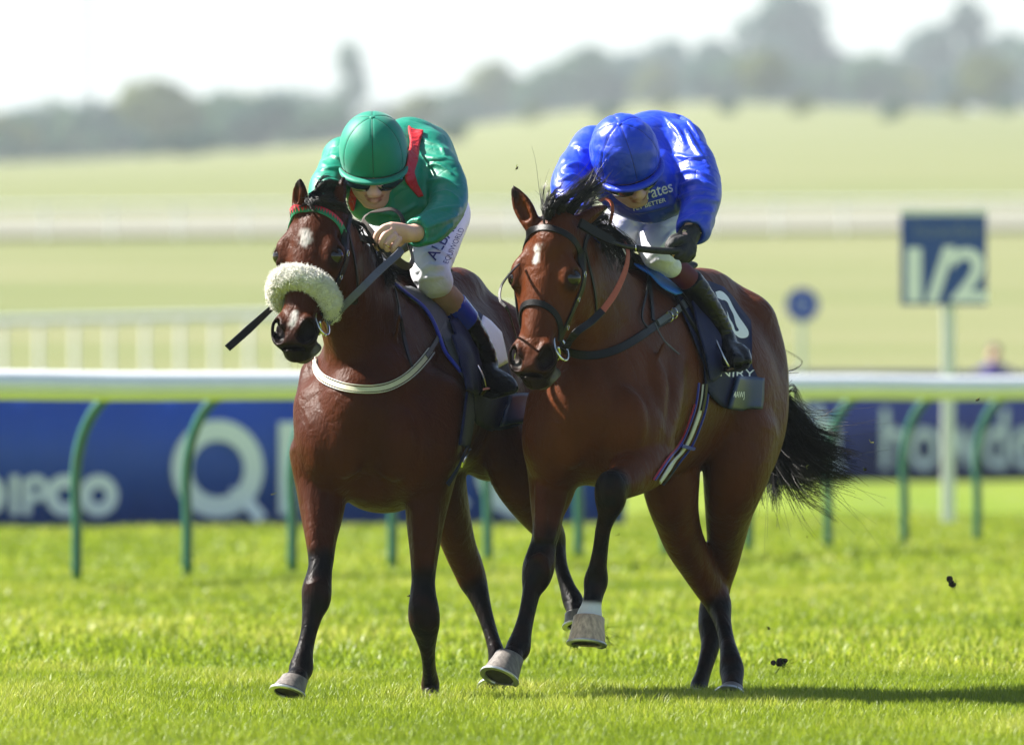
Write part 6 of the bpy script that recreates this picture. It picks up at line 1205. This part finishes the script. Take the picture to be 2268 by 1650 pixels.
for i, (x, y, d, r, w) in enumerate(((1145, 372, .3, .006, 'tiny dark speck of turf in the air between the two jockeys'), (906, 1319, .2, .005, 'tiny clod between the front legs of the dark bay'), (2168, 884, 1.8, .007, 'tiny clod in front of the white rail beside the distance post'), (1915, 1040, 1.6, .006, 'tiny clod near the tip of the flying tail'), (1702, 1390, 1.2, .005, 'tiny clod above the turf behind the bright bay hind hooves'))): clod(x, y, d, r, w, 5, 10 + i)
for i, (x, y, d, w) in enumerate(((1790, 1030, 1.5, 'small loose blade of grass floating left of the white post'), (1935, 980, 1.6, 'small loose blade of grass floating near the letter h of the banner'), (1410, 1260, .5, 'small loose blade of grass floating between the bright bay fore and hind legs'), (1370, 1180, .6, 'small loose blade of grass floating beside the lifted foreleg'), (600, 1095, .2, 'small loose blade of grass floating in front of the pale Q'), (1790, 1190, 1.4, 'small loose blade of grass floating under the flying tail'))):
    R = np.random.default_rng(40 + i); p = P(x, y, d); dd = unit(R.normal(size=3)); o = strands('grass_blade', [(np.array([p, p + dd * .012, p + unit(dd + R.normal(size=3) * .5) * .024]), .0018)], M_blade, None, tip=.4); tag(o, w, 'grass blade', 'loose blades of grass in the air'); a = o.data.attributes.new('tone', 'FLOAT', 'POINT'); a.data.foreach_set('value', np.full(len(o.data.vertices), .9, np.float32))
def hoof_grass():
    cs = []; R = np.random.default_rng(5); t = empty('torn_grass', P(1345, 1420, -.2), 'loose grass stems hanging from the lifted pale hoof', 'grass')
    for i in range(16):
        p = P(1340 + R.normal() * 5, 1408 + R.normal() * 8, -.22); q = [p]; d = unit(np.array([1.0, R.normal() * .3, -.4 + R.normal() * .7]))
        for j in range(5): d = unit(d + R.normal(size=3) * .35 + np.array([0, 0, -.12])); q.append(q[-1] + d * .013)
        cs.append((np.array(q), .0011))
    for i in range(9):
        p = P(1272 + R.normal() * 5, 1430, -.22); q = [p]; d = unit(np.array([R.normal() * .4, R.normal() * .3, -1.0]))
        for j in range(4): d = unit(d + R.normal(size=3) * .4); q.append(q[-1] + d * .012)
        cs.append((np.array(q), .0011))
    o = tag(strands('stems', cs, M_blade, t, tip=.4), kind='stuff'); a = o.data.attributes.new('tone', 'FLOAT', 'POINT'); a.data.foreach_set('value', np.full(len(o.data.vertices), .2, np.float32))
hoof_grass()
# a spectator far behind the navy banner
def spectator():
    Y = 166.0; t = empty('person', at(2202, 900, Y) * np.array([1, 1, 0]), 'distant person in a purple top standing behind the navy banner', 'person'); c = at(2202, 790, Y); x = c[0]; zt = c[2] + .18; k = zt / 1.72
    S = Sdf((x - .45, Y - .3, -.05), (x + .45, Y + .3, zt + .06), .018); q = lambda a, b, z: np.array([x + a * k, Y + b * k, z * k])
    S.ell(q(0, 0, 1.60), (.078 * k, .095 * k, .115 * k), None, .03); S.tube([q(0, 0, 1.5), q(0, 0, 1.4)], [.055, .06], k=.03); S.tube([q(0, 0, 1.36), q(0, 0, 1.15), q(0, 0, .95)], [(.19, .11), (.16, .11), (.165, .12)], (1, 0, 0), k=.04)
    for g in (-1, 1): S.tube([q(g * .2, 0, 1.36), q(g * .25, 0, 1.1), q(g * .23, -.06, .85)], [.055, .045, .035], k=.04); S.tube([q(g * .09, 0, .95), q(g * .1, 0, .5), q(g * .1, 0, .08), q(g * .1, -.1, .03)], [.085, .06, .045, .04], k=.03)
    S.ell(q(0, -.092, 1.585), (.014, .02, .02), None, .01)
    V, F = S.extract(2); link('body', np_mesh('body', V, F), M_skin, t); S = Sdf((x - .45, Y - .3, -.05), (x + .45, Y + .3, zt + .06), .018)
    S.tube([q(0, 0, 1.42), q(0, 0, 1.36), q(0, 0, 1.15), q(0, 0, .93)], [(.08, .07), (.2, .12), (.18, .125), (.18, .135)], (1, 0, 0), k=.03)
    for g in (-1, 1): S.tube([q(g * .19, 0, 1.36), q(g * .255, 0, 1.1), q(g * .24, -.05, .92)], [.065, .055, .045], k=.04)
    V, F = S.extract(2); link('top', np_mesh('top', V, F), mat('purple_top', (.06, .035, .22), rough=.8, noise=.2), t); S = Sdf((x - .45, Y - .3, -.05), (x + .45, Y + .3, zt + .06), .018)
    for g in (-1, 1): S.tube([q(g * .085, 0, .98), q(g * .1, 0, .5), q(g * .1, 0, .1)], [.10, .075, .06], k=.03)
    V, F = S.extract(2); link('trousers', np_mesh('trousers', V, F), M_navy, t); S = Sdf((x - .45, Y - .3, zt - .4), (x + .45, Y + .3, zt + .06), .014); S.ell(q(0, .018, 1.635), (.088 * k, .1 * k, .10 * k), None, .02); V, F = S.extract(2); link('hair', np_mesh('hair', V, F), mat('brown_hair', (.06, .03, .018), rough=.6, noise=.3), t)
spectator()
